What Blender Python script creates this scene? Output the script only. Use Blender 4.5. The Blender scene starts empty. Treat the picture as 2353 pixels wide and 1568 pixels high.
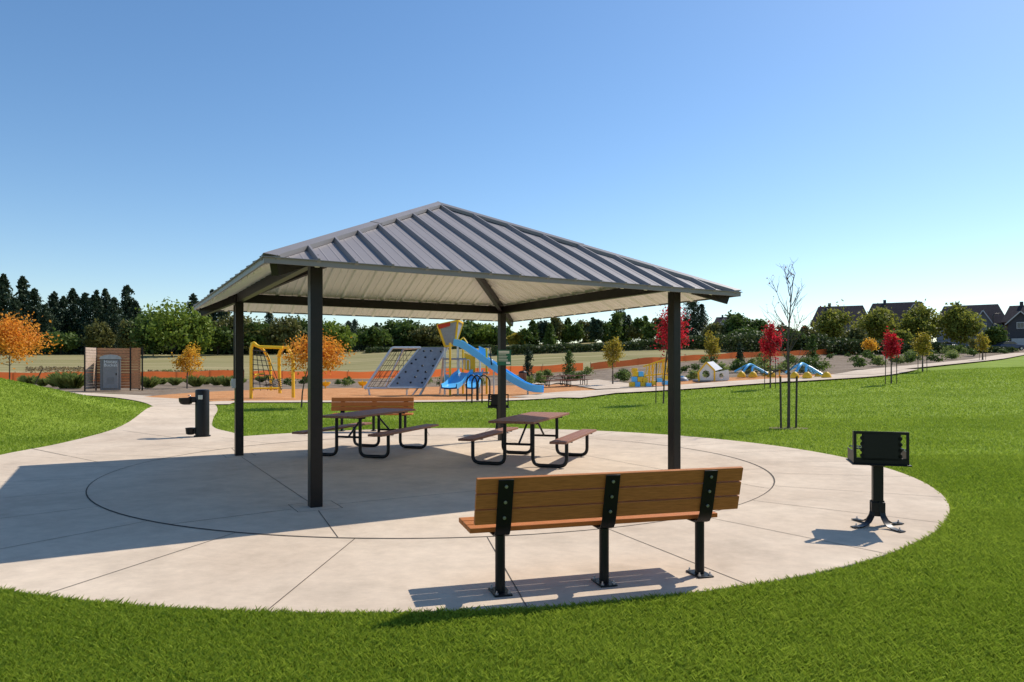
import bpy, bmesh, math, random
import numpy as np
from mathutils import Vector, Matrix
from mathutils.geometry import delaunay_2d_cdt
PI=math.pi
SC=bpy.context.scene
COL=SC.collection
# ------------------------------------------------------------------ camera model (photo frame 2353 px wide)
F=1625.0; CX=1176.5; HY=846.0; CH=1.6
def softplus(s,w): 
    a=s/w
    return w*(a if a>30 else math.log1p(math.exp(a)))
def sm(t):
    t=min(1,max(0,t)); return t*t*(3-2*t)
def hgt(X,Y):
    s=.9*X+.43*Y-24
    z2=4.5*(1-math.exp(-.07*softplus(s,4)/4.5)) if s>-60 else 0
    z2=max(0,z2-.003)
    ratio=X/max(Y,1)
    r1=4.6*sm((Y-70)/90)*(1-.6*sm((ratio-.2)/.3))
    g=math.exp(-((X+20)**2+(Y-21)**2)/50)*2.2-.35
    g=softplus(g,.05)-.0005 if g>-.4 else 0
    return z2+r1+max(0,g if g>.001 else 0)
def G(px,py,z=0):
    Y=F*(CH-z)/(py-HY); return ((px-CX)/F*Y,Y)
def hit(px,py,skip=26):
    dx=(px-CX)/F; dz=-(py-HY)/F
    Y=3.0 if py>950 else float(skip)
    prev=Y
    while Y<600:
        if CH+dz*Y<=hgt(dx*Y,Y):
            lo,hi=prev,Y
            for _ in range(20):
                m=(lo+hi)/2
                if CH+dz*m<=hgt(dx*m,m): hi=m
                else: lo=m
            return (dx*hi,hi)
        prev=Y; Y+=.5
    return (dx*200,200)
# ------------------------------------------------------------------ materials
def newmat(name):
    m=bpy.data.materials.new(name); m.use_nodes=True
    nt=m.node_tree; b=nt.nodes['Principled BSDF']; return m,nt,b
def M(name,c,rough=.6,metal=0,var=.2,scale=4,bump=0,bscale=60,c2=None,stretch=(1,1,1),coord='Object',spec=.5,detail=6):
    m,nt,b=newmat(name)
    N=nt.nodes; L=nt.links
    tc=N.new('ShaderNodeTexCoord'); mp=N.new('ShaderNodeMapping'); mp.inputs['Scale'].default_value=stretch
    L.new(tc.outputs[coord],mp.inputs[0])
    no=N.new('ShaderNodeTexNoise'); no.inputs['Scale'].default_value=scale; no.inputs['Detail'].default_value=detail; no.inputs['Roughness'].default_value=.65
    L.new(mp.outputs[0],no.inputs['Vector'])
    cr=N.new('ShaderNodeValToRGB'); cr.color_ramp.elements[0].position=.3; cr.color_ramp.elements[1].position=.7
    a=[x*(1-var) for x in c]; d=[min(1,x*(1+var)) for x in (c2 or c)]
    cr.color_ramp.elements[0].color=(*a,1); cr.color_ramp.elements[1].color=(*d,1)
    L.new(no.outputs['Fac'],cr.inputs[0]); L.new(cr.outputs[0],b.inputs['Base Color'])
    b.inputs['Roughness'].default_value=rough; b.inputs['Metallic'].default_value=metal
    b.inputs['Specular IOR Level'].default_value=spec
    if bump:
        n2=N.new('ShaderNodeTexNoise'); n2.inputs['Scale'].default_value=bscale; n2.inputs['Detail'].default_value=4
        L.new(mp.outputs[0],n2.inputs['Vector'])
        bp=N.new('ShaderNodeBump'); bp.inputs['Strength'].default_value=bump; bp.inputs['Distance'].default_value=.01
        L.new(n2.outputs['Fac'],bp.inputs['Height']); L.new(bp.outputs[0],b.inputs['Normal'])
    return m
def leafmat(name,c,c2,trans=.35,rough=.6):
    m,nt,b=newmat(name); N=nt.nodes; L=nt.links
    g=N.new('ShaderNodeNewGeometry')
    tc=N.new('ShaderNodeTexNoise'); tc.inputs['Scale'].default_value=.35 ; tc.inputs['Detail'].default_value=3
    L.new(g.outputs['Position'],tc.inputs['Vector'])
    ad=N.new('ShaderNodeMath'); ad.operation='ADD'
    ml=N.new('ShaderNodeMath'); ml.operation='MULTIPLY'; ml.inputs[1].default_value=.55
    L.new(g.outputs['Random Per Island'],ml.inputs[0]); L.new(ml.outputs[0],ad.inputs[0])
    m2=N.new('ShaderNodeMath'); m2.operation='MULTIPLY'; m2.inputs[1].default_value=.5
    L.new(tc.outputs['Fac'],m2.inputs[0]); L.new(m2.outputs[0],ad.inputs[1])
    cr=N.new('ShaderNodeValToRGB'); cr.color_ramp.elements[0].position=.15; cr.color_ramp.elements[1].position=.9
    cr.color_ramp.elements[0].color=(*c,1); cr.color_ramp.elements[1].color=(*c2,1)
    L.new(ad.outputs[0],cr.inputs[0]); L.new(cr.outputs[0],b.inputs['Base Color'])
    b.inputs['Roughness'].default_value=rough; b.inputs['Specular IOR Level'].default_value=.25
    tr=N.new('ShaderNodeBsdfTranslucent'); L.new(cr.outputs[0],tr.inputs['Color'])
    mx=N.new('ShaderNodeMixShader'); mx.inputs[0].default_value=trans
    L.new(b.outputs[0],mx.inputs[1]); L.new(tr.outputs[0],mx.inputs[2])
    L.new(mx.outputs[0],N['Material Output'].inputs['Surface'])
    return m
black=M('black_powder_coat',(.005,.005,.006),.42,0,.2,30,spec=.3)
bronze=M('dark_bronze_paint',(.011,.008,.008),.38,0,.25,8,spec=.3)
roofm=M('grey_roof_metal',(.25,.225,.225),.5,0,.05,1,spec=.4)
ribm=roofm
capm=M('grey_trim_metal',(.23,.21,.21),.45,0,.06,3,spec=.4)
ceilm=M('white_underside_metal',(.88,.86,.79),.45,.0,.04,2)
steel=M('galvanised_steel',(.45,.45,.46),.35,.85,.15,20)
slatm=M('orange_brown_composite',(.43,.14,.030),.62,0,.16,9,.25,160,(.50,.17,.04),(1,14,14),spec=.25)
tablem=M('brown_composite_boards',(.27,.12,.075),.6,0,.2,9,.25,150,None,(1,14,14),spec=.25)
woodm=M('cedar_boards',(.42,.17,.07),.75,0,.45,6,.2,60,(.58,.28,.14),(1,1,12),spec=.2)
barkm=M('bark',(.10,.075,.055),.9,0,.35,12,.5,40)
redbark=M('dark_bark',(.09,.065,.055),.85,0,.3,12,.4,40)
yellow=M('yellow_plastic',(.90,.52,.01),.4,0,.06,3)
bluep=M('blue_plastic',(.11,.50,.88),.35,0,.06,3)
redp=M('red_plastic',(.5,.03,.02),.4,0,.1,3)
wallgrey=M('grey_climbing_panel',(.27,.29,.33),.5,0,.15,5)
silver=M('silver_paint',(.62,.63,.65),.35,.3,.08,6)
rope=M('dark_rope',(.03,.03,.035),.8)
whitep=M('white_panel',(.75,.74,.70),.5,0,.08,4)
pottym=M('grey_plastic_cabin',(.20,.19,.19),.55,0,.1,5,spec=.3)
ltgrey=M('light_grey_plastic',(.5,.5,.52),.5,0,.1,5)
greensign=M('green_sign',(.01,.13,.08),.5,0,.05,3)
whitelet=M('white_lettering',(.8,.8,.8),.6,0,.02,3)
stakem=M('dark_stake_wood',(.07,.055,.04),.85,0,.3,12)
glass=M('window_glass',(.05,.06,.075),.12,0,.2,1)
roofsh=M('dark_shingles',(.045,.040,.045),1,0,.3,3,.3,20,spec=.05)
wallA=M('grey_siding',(.17,.17,.18),.9,0,.1,2,spec=.1)
wallB=M('charcoal_siding',(.07,.07,.08),.9,0,.1,2,spec=.1)
wallC=M('pale_siding',(.25,.26,.28),.9,0,.1,2,spec=.1)
wallD=M('taupe_siding',(.20,.155,.12),.9,0,.1,2,spec=.1)
trimw=M('white_trim',(.5,.5,.5),.8,0,.05,2,spec=.1)
carA=M('dark_blue_car_paint',(.03,.05,.12),.25,.3,.1,2)
carB=M('silver_car_paint',(.5,.5,.52),.25,.4,.1,2)
rubber=M('rubber',(.02,.02,.02),.8)
netm=leafmat('orange_netting',(.80,.15,.04),(.90,.24,.07),.5)
jointm=M('dark_joint',(.10,.085,.07),.9,0,.3,6,spec=.1)  # dark brown colour of the thin pavement joint strips
def concrete():
    m,nt,b=newmat('broomed_concrete'); N=nt.nodes; L=nt.links
    g=N.new('ShaderNodeNewGeometry')
    def noise(s,d=6,r=.6,st=(1,1,1)):
        mp=N.new('ShaderNodeMapping'); mp.inputs['Scale'].default_value=st; mp.inputs['Rotation'].default_value=(0,0,.35); L.new(g.outputs['Position'],mp.inputs[0])
        n=N.new('ShaderNodeTexNoise'); n.inputs['Scale'].default_value=s; n.inputs['Detail'].default_value=d; n.inputs['Roughness'].default_value=r
        L.new(mp.outputs[0],n.inputs['Vector']); return n
    n1=noise(.45,5,.6); n2=noise(5,8,.7); n3=noise(3,4,.6,(3,60,1)); n4=noise(180,3,.6); n5=noise(1.3,3,.5)
    c1=N.new('ShaderNodeValToRGB'); c1.color_ramp.elements[0].position=.33; c1.color_ramp.elements[1].position=.68
    c1.color_ramp.elements[0].color=(.62,.49,.365,1); c1.color_ramp.elements[1].color=(.77,.63,.48,1); L.new(n1.outputs[0],c1.inputs[0])
    def mul(prev,n,lo,hi,f,a=.3,z=.7):
        c=N.new('ShaderNodeValToRGB'); c.color_ramp.elements[0].position=a; c.color_ramp.elements[1].position=z
        c.color_ramp.elements[0].color=(lo,lo,lo,1); c.color_ramp.elements[1].color=(hi,hi,hi,1); L.new(n.outputs[0],c.inputs[0])
        mx=N.new('ShaderNodeMix'); mx.data_type='RGBA'; mx.blend_type='MULTIPLY'; mx.inputs[0].default_value=f
        L.new(prev,mx.inputs[6]); L.new(c.outputs[0],mx.inputs[7]); return mx.outputs[2]
    o=mul(c1.outputs[0],n2,.80,1.04,.8); o=mul(o,n3,.86,1.04,.8); o=mul(o,n4,.85,1.05,.6); o=mul(o,n5,.86,1.0,.8,.32,.48)
    L.new(o,b.inputs['Base Color']); b.inputs['Roughness'].default_value=.9; b.inputs['Specular IOR Level'].default_value=.12
    bp=N.new('ShaderNodeBump'); bp.inputs['Strength'].default_value=.25; bp.inputs['Distance'].default_value=.004
    L.new(n3.outputs[0],bp.inputs['Height']); L.new(bp.outputs[0],b.inputs['Normal'])
    return m
concm=concrete()
def groundmat(name,c,c2,s1,s2,rough=.95,bump=.5,st=(1,1,1),rot=0,lo=.55,hi=1.15):
    m,nt,b=newmat(name); N=nt.nodes; L=nt.links
    g=N.new('ShaderNodeNewGeometry'); mp=N.new('ShaderNodeMapping'); mp.inputs['Scale'].default_value=st; mp.inputs['Rotation'].default_value=(0,0,rot)
    L.new(g.outputs['Position'],mp.inputs[0])
    n1=N.new('ShaderNodeTexNoise'); n1.inputs['Scale'].default_value=s1; n1.inputs['Detail'].default_value=6
    n2=N.new('ShaderNodeTexNoise'); n2.inputs['Scale'].default_value=s2; n2.inputs['Detail'].default_value=5; n2.inputs['Roughness'].default_value=.7
    L.new(mp.outputs[0],n1.inputs['Vector']); L.new(mp.outputs[0],n2.inputs['Vector'])
    c1=N.new('ShaderNodeValToRGB'); c1.color_ramp.elements[0].position=.35; c1.color_ramp.elements[1].position=.65
    c1.color_ramp.elements[0].color=(*c,1); c1.color_ramp.elements[1].color=(*c2,1); L.new(n1.outputs[0],c1.inputs[0])
    c3=N.new('ShaderNodeValToRGB'); c3.color_ramp.elements[0].position=.3; c3.color_ramp.elements[1].position=.7
    c3.color_ramp.elements[0].color=(lo,lo,lo,1); c3.color_ramp.elements[1].color=(hi,hi,hi,1); L.new(n2.outputs[0],c3.inputs[0])
    mx=N.new('ShaderNodeMix'); mx.data_type='RGBA'; mx.blend_type='MULTIPLY'; mx.inputs[0].default_value=1
    L.new(c1.outputs[0],mx.inputs[6]); L.new(c3.outputs[0],mx.inputs[7]); L.new(mx.outputs[2],b.inputs['Base Color'])
    b.inputs['Roughness'].default_value=rough; b.inputs['Specular IOR Level'].default_value=.1
    bp=N.new('ShaderNodeBump'); bp.inputs['Strength'].default_value=bump; bp.inputs['Distance'].default_value=.03
    L.new(n2.outputs[0],bp.inputs['Height']); L.new(bp.outputs[0],b.inputs['Normal'])
    return m
lawnm=groundmat('lawn_turf',(.185,.26,.022),(.25,.335,.04),.35,14,lo=.75)
fieldm=groundmat('mown_field',(.22,.205,.075),(.40,.33,.17),.55,3,st=(.05,1.5,1),rot=.22,lo=.7)
bedm=groundmat('bare_soil_bed',(.21,.155,.105),(.31,.24,.175),.5,3)
mulchm=groundmat('orange_wood_chips',(.54,.235,.09),(.68,.34,.145),1.2,9)
# ------------------------------------------------------------------ mesh builder
def tag(o,label=None,cat=None,group=None,kind=None):
    if label: o['label']=label
    if cat: o['category']=cat
    if group: o['group']=group
    if kind: o['kind']=kind
    return o
def empty(name,loc,rz=0,label=None,cat=None,group=None):
    o=bpy.data.objects.new(name,None); COL.objects.link(o); o.location=loc; o.rotation_euler=(0,0,rz); o.empty_display_size=.2
    return tag(o,label,cat,group)
class MB:
    def __init__(s): s.v=[]; s.f=[]
    def add(s,vs,fs):
        n=len(s.v); s.v+= [tuple(v) for v in vs]; s.f+=[tuple(i+n for i in f) for f in fs]; return s
    def box(s,c,d,mat=None):
        x,y,z=[k/2 for k in d]
        vs=[Vector((a*x,b*y,e*z)) for a in(-1,1) for b in(-1,1) for e in(-1,1)]
        if mat: vs=[mat@v for v in vs]
        c=Vector(c); vs=[v+c for v in vs]
        return s.add(vs,[(0,1,3,2),(4,6,7,5),(0,4,5,1),(2,3,7,6),(0,2,6,4),(1,5,7,3)])
    def bar(s,p,q,w,h,up=(0,0,1)):
        p=Vector(p);q=Vector(q);d=(q-p); l=d.length; d.normalize(); up=Vector(up)
        if abs(d.dot(up))>.98: up=Vector((0,1,0))
        r=d.cross(up).normalized(); u=r.cross(d).normalized()
        R=Matrix((r,d,u)).transposed()
        return s.box((p+q)/2,(w,l,h),R)
    def tube(s,pts,r,n=8,cap=True):
        P=[Vector(p) for p in pts]; R=r if isinstance(r,(list,tuple)) else [r]*len(P)
        vs=[];fs=[]
        t=(P[1]-P[0]).normalized(); a=Vector((0,0,1)) if abs(t.z)<.9 else Vector((1,0,0))
        u=t.cross(a).normalized()
        for i,p in enumerate(P):
            if i==0: t2=P[1]-P[0]
            elif i==len(P)-1: t2=P[i]-P[i-1]
            else: t2=(P[i+1]-P[i]).normalized()+(P[i]-P[i-1]).normalized()
            if t2.length<1e-9: t2=t
            t2=t2.normalized(); u=(u-t2*u.dot(t2)).normalized(); w=t2.cross(u)
            for k in range(n):
                an=2*PI*k/n; vs.append(p+(u*math.cos(an)+w*math.sin(an))*R[i])
        for i in range(len(P)-1):
            for k in range(n):
                k2=(k+1)%n; fs.append((i*n+k,i*n+k2,(i+1)*n+k2,(i+1)*n+k))
        if cap:
            fs.append(tuple(range(n-1,-1,-1))); fs.append(tuple((len(P)-1)*n+k for k in range(n)))
        return s.add(vs,fs)
    def lathe(s,prof,n=20,c=(0,0,0)):
        vs=[];fs=[]
        for r,z in prof:
            for k in range(n):
                a=2*PI*k/n; vs.append((c[0]+r*math.cos(a),c[1]+r*math.sin(a),c[2]+z))
        for i in range(len(prof)-1):
            for k in range(n):
                k2=(k+1)%n; fs.append((i*n+k,i*n+k2,(i+1)*n+k2,(i+1)*n+k))
        fs.append(tuple(range(n-1,-1,-1))); fs.append(tuple((len(prof)-1)*n+k for k in range(n)))
        return s.add(vs,fs)
    def prism(s,poly,fn,t0,t1):
        n=len(poly); vs=[fn(a,b,t0) for a,b in poly]+[fn(a,b,t1) for a,b in poly]
        fs=[tuple(range(n)),tuple(range(2*n-1,n-1,-1))]+[(i,i+n,(i+1)%n+n,(i+1)%n) for i in range(n)]
        return s.add(vs,fs)
    def build(s,name,mat,parent=None,bevel=0,smooth=True,angle=35):
        me=bpy.data.meshes.new(name); me.from_pydata(s.v,[],s.f); me.materials.append(mat)
        bm=bmesh.new(); bm.from_mesh(me); bmesh.ops.recalc_face_normals(bm,faces=bm.faces); bm.to_mesh(me); bm.free()
        if smooth:
            me.shade_smooth()
            me.set_sharp_from_angle(angle=math.radians(angle))
        o=bpy.data.objects.new(name,me); COL.objects.link(o)
        if parent: o.parent=parent
        if bevel:
            b=o.modifiers.new('bevel','BEVEL'); b.width=bevel; b.segments=2; b.limit_method='ANGLE'; b.harden_normals=False
        return o
def round_path(pts,r,k=5):
    P=[Vector(p) for p in pts]; out=[P[0]]
    for i in range(1,len(P)-1):
        a=(P[i-1]-P[i]);b=(P[i+1]-P[i]); rr=min(r,a.length*.45,b.length*.45)
        p0=P[i]+a.normalized()*rr; p1=P[i]+b.normalized()*rr
        for j in range(k+1):
            t=j/k; out.append(p0*(1-t)**2+P[i]*2*t*(1-t)+p1*t*t)
    out.append(P[-1]); return out
def np_quads(name,V,mat,parent=None):
    n=len(V); me=bpy.data.meshes.new(name)
    me.vertices.add(n); me.vertices.foreach_set('co',V.astype(np.float32).ravel())
    me.loops.add(n); me.loops.foreach_set('vertex_index',np.arange(n,dtype=np.int32))
    q=n//4; me.polygons.add(q); me.polygons.foreach_set('loop_start',np.arange(0,n,4,dtype=np.int32))
    me.update(calc_edges=True); me.materials.append(mat)
    o=bpy.data.objects.new(name,me); COL.objects.link(o)
    if parent: o.parent=parent
    return o
def leaves(C,size,rng,asp=.6):
    n=len(C); a=rng.normal(size=(n,3)); a/=np.linalg.norm(a,axis=1)[:,None]
    b=rng.normal(size=(n,3)); b-=a*(a*b).sum(1)[:,None]; b/=np.linalg.norm(b,axis=1)[:,None]
    s=(size*(.6+.8*rng.random(n)))[:,None]*.5
    V=np.stack([C+a*s,C+b*s*asp,C-a*s,C-b*s*asp],1).reshape(-1,3)
    return V
def sheet(name,poly,off,mat,spacing=3,kind='structure'):
    xs=[p[0] for p in poly]; ys=[p[1] for p in poly]
    def inside(x,y):
        c=False; j=len(poly)-1
        for i in range(len(poly)):
            xi,yi=poly[i]; xj,yj=poly[j]
            if (yi>y)!=(yj>y) and x<(xj-xi)*(y-yi)/(yj-yi)+xi: c=not c
            j=i
        return c
    B=[]
    for i in range(len(poly)):
        a=Vector(poly[i]); b=Vector(poly[(i+1)%len(poly)]); k=max(1,int((b-a).length/spacing))
        for j in range(k): B.append(a+(b-a)*j/k)
    nb=len(B); P=list(B)
    x=min(xs)
    while x<max(xs):
        y=min(ys)
        while y<max(ys):
            if inside(x,y): P.append(Vector((x+.01,y+.013)))
            y+=spacing
        x+=spacing
    r=delaunay_2d_cdt(P,[],[list(range(nb))],1,1e-4)
    vs=[(v.x,v.y,hgt(v.x,v.y)+off) for v in r[0]]
    me=bpy.data.meshes.new(name); me.from_pydata(vs,[],[tuple(f) for f in r[2]]); me.materials.append(mat)
    bm=bmesh.new(); bm.from_mesh(me)
    for f in bm.faces:
        if f.normal.z<0: f.normal_flip()
    bm.to_mesh(me); bm.free(); me.shade_smooth()
    o=bpy.data.objects.new(name,me); COL.objects.link(o); o['kind']=kind
    return o
def smooth_line(pts,k=6):
    P=[Vector(p) for p in pts]; out=[]
    for i in range(len(P)-1):
        p0=P[max(0,i-1)];p1=P[i];p2=P[i+1];p3=P[min(len(P)-1,i+2)]
        for j in range(k):
            t=j/k; out.append(.5*((2*p1)+(p2-p0)*t+(2*p0-5*p1+4*p2-p3)*t*t+(3*p1-p0-3*p2+p3)*t**3))
    out.append(P[-1]); return [tuple(p) for p in out]
def ribbon(line,w):
    P=[Vector(p) for p in line]; Lf=[];Rt=[]
    for i,p in enumerate(P):
        t=(P[min(i+1,len(P)-1)]-P[max(0,i-1)]).normalized(); n=Vector((-t.y,t.x))*w/2
        Lf.append(tuple(p+n)); Rt.append(tuple(p-n))
    return Lf+Rt[::-1]
# ------------------------------------------------------------------ SETTING
def axis_vals(segs):
    v=[]
    for a,b,st in segs:
        k=int(round((b-a)/st)); v+=[a+(b-a)*i/k for i in range(k)]
    v.append(segs[-1][1]); return v
gx=axis_vals([(-1500,-300,150),(-300,-80,10),(-80,-40,2),(-40,60,1),(60,110,2),(110,300,8),(300,1500,150)])
gy=axis_vals([(-60,0,6),(0,60,1),(60,130,2),(130,220,5),(220,400,20),(400,2500,300)])
me=bpy.data.meshes.new('ground')
vs=[(x,y,hgt(x,y)-(.03+.05*sm((y-25)/20))) for y in gy for x in gx]; nx=len(gx)
fs=[(j*nx+i,j*nx+i+1,(j+1)*nx+i+1,(j+1)*nx+i) for j in range(len(gy)-1) for i in range(nx-1)]
me.from_pydata(vs,[],fs); me.materials.append(lawnm); me.shade_smooth()
go=bpy.data.objects.new('ground',me); COL.objects.link(go); go['kind']='structure'
PC=(-1.1,11.75); PR=7.12; PRI=5.12
mb=MB(); n=128
mb.prism([(PC[0]+PR*math.cos(2*PI*i/n),PC[1]+PR*math.sin(2*PI*i/n)) for i in range(n)],lambda a,b,t:(a,b,t),-.12,0)
o=mb.build('round_pavement',concm,None,.008); o['kind']='structure'
pl=smooth_line([G(-150,1085),G(0,1045),G(140,1018),G(262,987),G(325,962),G(352,940),G(335,926),G(285,916),G(225,910),G(120,904)])
pr=smooth_line([G(150,901),G(250,905),G(335,909),G(430,916),G(485,926),G(500,940),G(490,962),G(492,982),G(548,999),(-6.2,15.0)])
path_poly=pl+pr+[(-5.5,11.5),(-7.0,9.0)]
sheet('path',path_poly,-.006,concm,1.2)
mb=MB()
def strip(p,q,w,z=.003):
    p=Vector((*p,z));q=Vector((*q,z)); d=(q-p).normalized(); nn=Vector((-d.y,d.x,0))*w/2
    mb.add([p+nn,q+nn,q-nn,p-nn],[(0,1,2,3)])
for i in range(120):
    a0=2*PI*i/120;a1=2*PI*(i+1)/120; z=.003
    w=.011+.006*math.sin(a0*3+1)
    mb.add([(PC[0]+(PRI+s)*math.cos(a),PC[1]+(PRI+s)*math.sin(a),z) for s,a in((-w,a0),(-w,a1),(w,a1),(w,a0))],[(0,1,2,3)])
for i in range(26):
    a=math.radians(-80.3+i*360/26)
    strip((PC[0]+(PRI+.02)*math.cos(a),PC[1]+(PRI+.02)*math.sin(a)),(PC[0]+PR*math.cos(a),PC[1]+PR*math.sin(a)),.008)
SHC=Vector((-1.25,11.93)); RZ=math.radians(29.7)
U=Vector((math.cos(RZ),math.sin(RZ))); Vv=Vector((-math.sin(RZ),math.cos(RZ)))
cor=[SHC+U*a*2.75+Vv*b*2.75 for a,b in((-1,-1),(1,-1),(1,1),(-1,1))]
for i in range(4):
    p=cor[i];q=cor[(i+1)%4]; d=(q-p).normalized()
    strip(p+d*.25,q-d*.25,.009)
    dd=(p-SHC).normalized(); a=math.atan2(dd.y,dd.x)
    for da in(.16,-.22):
        e=(PC[0]+(PRI-.02)*math.cos(a+da),PC[1]+(PRI-.02)*math.sin(a+da)); s0=p+(Vector(e)-p).normalized()*.28
        strip(s0,e,.009)
    for k in range(4):
        c1=[Vector((.25*x,.25*y)) for x,y in((-1,-1),(1,-1),(1,1),(-1,1))]
        A_=p+U*c1[k].x+Vv*c1[k].y; B_=p+U*c1[(k+1)%4].x+Vv*c1[(k+1)%4].y; strip(A_,B_,.007)
for a,b in((G(70,1030),G(225,1062)),(G(262,987),G(420,1008)),(G(335,955),G(480,962)),(G(345,932),G(455,920))):
    strip(a,b,.015,.0)
o=mb.build('pavement_joints',jointm,None,0,False); o['kind']='structure'
fence_px=[(-60,880),(0,878),(196,876),(330,874),(560,871),(800,871),(1000,867),(1200,861),(1340,852),(1500,836),(1700,824),(1850,817),(1980,811)]
fence=[hit(*p,skip=45) for p in fence_px]
fx=[(-300,fence[0][1])]+fence+[(75,122),(120,118),(300,118)]
sheet('field',fx+[(300,600),(-300,600)],-.05,fieldm,5)
lower=[hit(2600,812),hit(2353,814),hit(2250,829),hit(2130,841),hit(2030,850),hit(1955,862),hit(1850,872),hit(1700,881),hit(1550,893),hit(1400,902),G(1330,912),G(1200,915),G(1100,919),G(600,919),G(505,921),G(430,914),G(250,903),G(0,900),(-60,45)]
sheet('planting_bed',fence+[hit(2120,801),hit(2353,797),hit(2600,794)]+lower,-.04,bedm,2.5)
mul=smooth_line([G(330,912),G(420,904),G(560,897),G(800,892),G(1100,891),G(1300,893),G(1385,898),G(1340,908),G(1200,915),G(1110,919),G(900,921),G(600,921),G(505,923),G(430,917)],4)
sheet('wood_chip_play_surface',mul,-.005,mulchm,2)
mul2=smooth_line([hit(1415,884),hit(1560,876),hit(1700,866),hit(1850,860),hit(1930,860),hit(1900,867),hit(1750,876),hit(1600,884),hit(1480,893),hit(1420,893)],4)
sheet('wood_chip_play_surface',mul2,-.005,mulchm,2)
rb=[ribbon(smooth_line([G(480,930),G(520,924),G(700,923),G(900,923),G(1110,921),G(1250,916),G(1345,909)]),1.7),
    ribbon(smooth_line([G(1250,916),G(1345,908),hit(1400,900),hit(1550,891),hit(1700,880),hit(1850,871),hit(1945,865),hit(2000,858),hit(2040,850)]),4.2),
    ribbon(smooth_line([hit(1960,862),hit(2000,857),hit(2040,849),hit(2130,840),hit(2250,828),hit(2353,813),hit(2500,808)]),2.8),
    ribbon([G(1230,892),G(1330,890),hit(1440,893)],4)]
for i,r in enumerate(rb): sheet('path',r,.012+.012*i,concm,1.5)
# ---- grass blades
def inpoly(P,poly):
    c=np.zeros(len(P),bool); x=P[:,0]; y=P[:,1]; j=len(poly)-1
    for i in range(len(poly)):
        xi,yi=poly[i]; xj,yj=poly[j]
        if yi!=yj:
            c^=((yi>y)!=(yj>y))&(x<(xj-xi)*(y-yi)/(yj-yi)+xi)
        j=i
    return c
rng=np.random.default_rng(5)
bedpoly=fence+[hit(2353,797),hit(2600,794)]+lower
grassV=[]
hv=np.vectorize(hgt)
for (y0,y1,dens,hh,ww) in((3.0,5.2,17000,.052,.0034),(5.2,8,9000,.048,.0042),(8,13,3000,.046,.007),(13,22,800,.046,.014),(22,34,230,.05,.028),(34,52,90,.055,.05)):
    W=.80*y1+.6; N_=int(dens*2*W*(y1-y0))
    P=np.stack([rng.uniform(-W,W,N_),rng.uniform(y0,y1,N_)],1)
    P=P[np.abs(P[:,0])<.78*P[:,1]+.6]
    edge=.012*np.sin(P[:,0]*37)*np.cos(P[:,1]*29)
    P=P[np.hypot(P[:,0]-PC[0],P[:,1]-PC[1])>PR+.002+edge]
    P=P[~inpoly(P,path_poly)]
    if y1>25:
        for q in [bedpoly]+rb: P=P[~inpoly(P,q)]
    n=len(P); z=hv(P[:,0],P[:,1])-.035
    z-=.05*np.clip((P[:,1]-25)/20,0,1)
    tuft=.9+.2*np.sin(P[:,0]*5.1+2*np.sin(P[:,1]*3.3))*np.sin(P[:,1]*6.3+np.cos(P[:,0]*4))*.5
    h=hh*(.6+.6*rng.random(n))*tuft+.008; w=ww*(.6+.8*rng.random(n))
    an=rng.uniform(0,2*PI,n); la=rng.uniform(0,2*PI,n); ln=h*rng.uniform(.15,1.15,n)
    B=np.stack([P[:,0],P[:,1],z],1); d=np.stack([np.cos(an),np.sin(an),0*an],1)*w[:,None]/2
    lean=np.stack([np.cos(la)*ln,np.sin(la)*ln,h],1)
    mid=B+lean*np.array([.45,.45,.68])
    V=np.stack([B-d,B+d,mid+d*.7,B+lean],1).reshape(-1,3); grassV.append(V)
grassm=leafmat('grass_blades',(.15,.24,.012),(.40,.49,.06),.45,.5)
o=np_quads('lawn_grass',np.concatenate(grassV),grassm); tag(o,'short mown green lawn grass around the round concrete pad','grass',None,'stuff')
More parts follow.
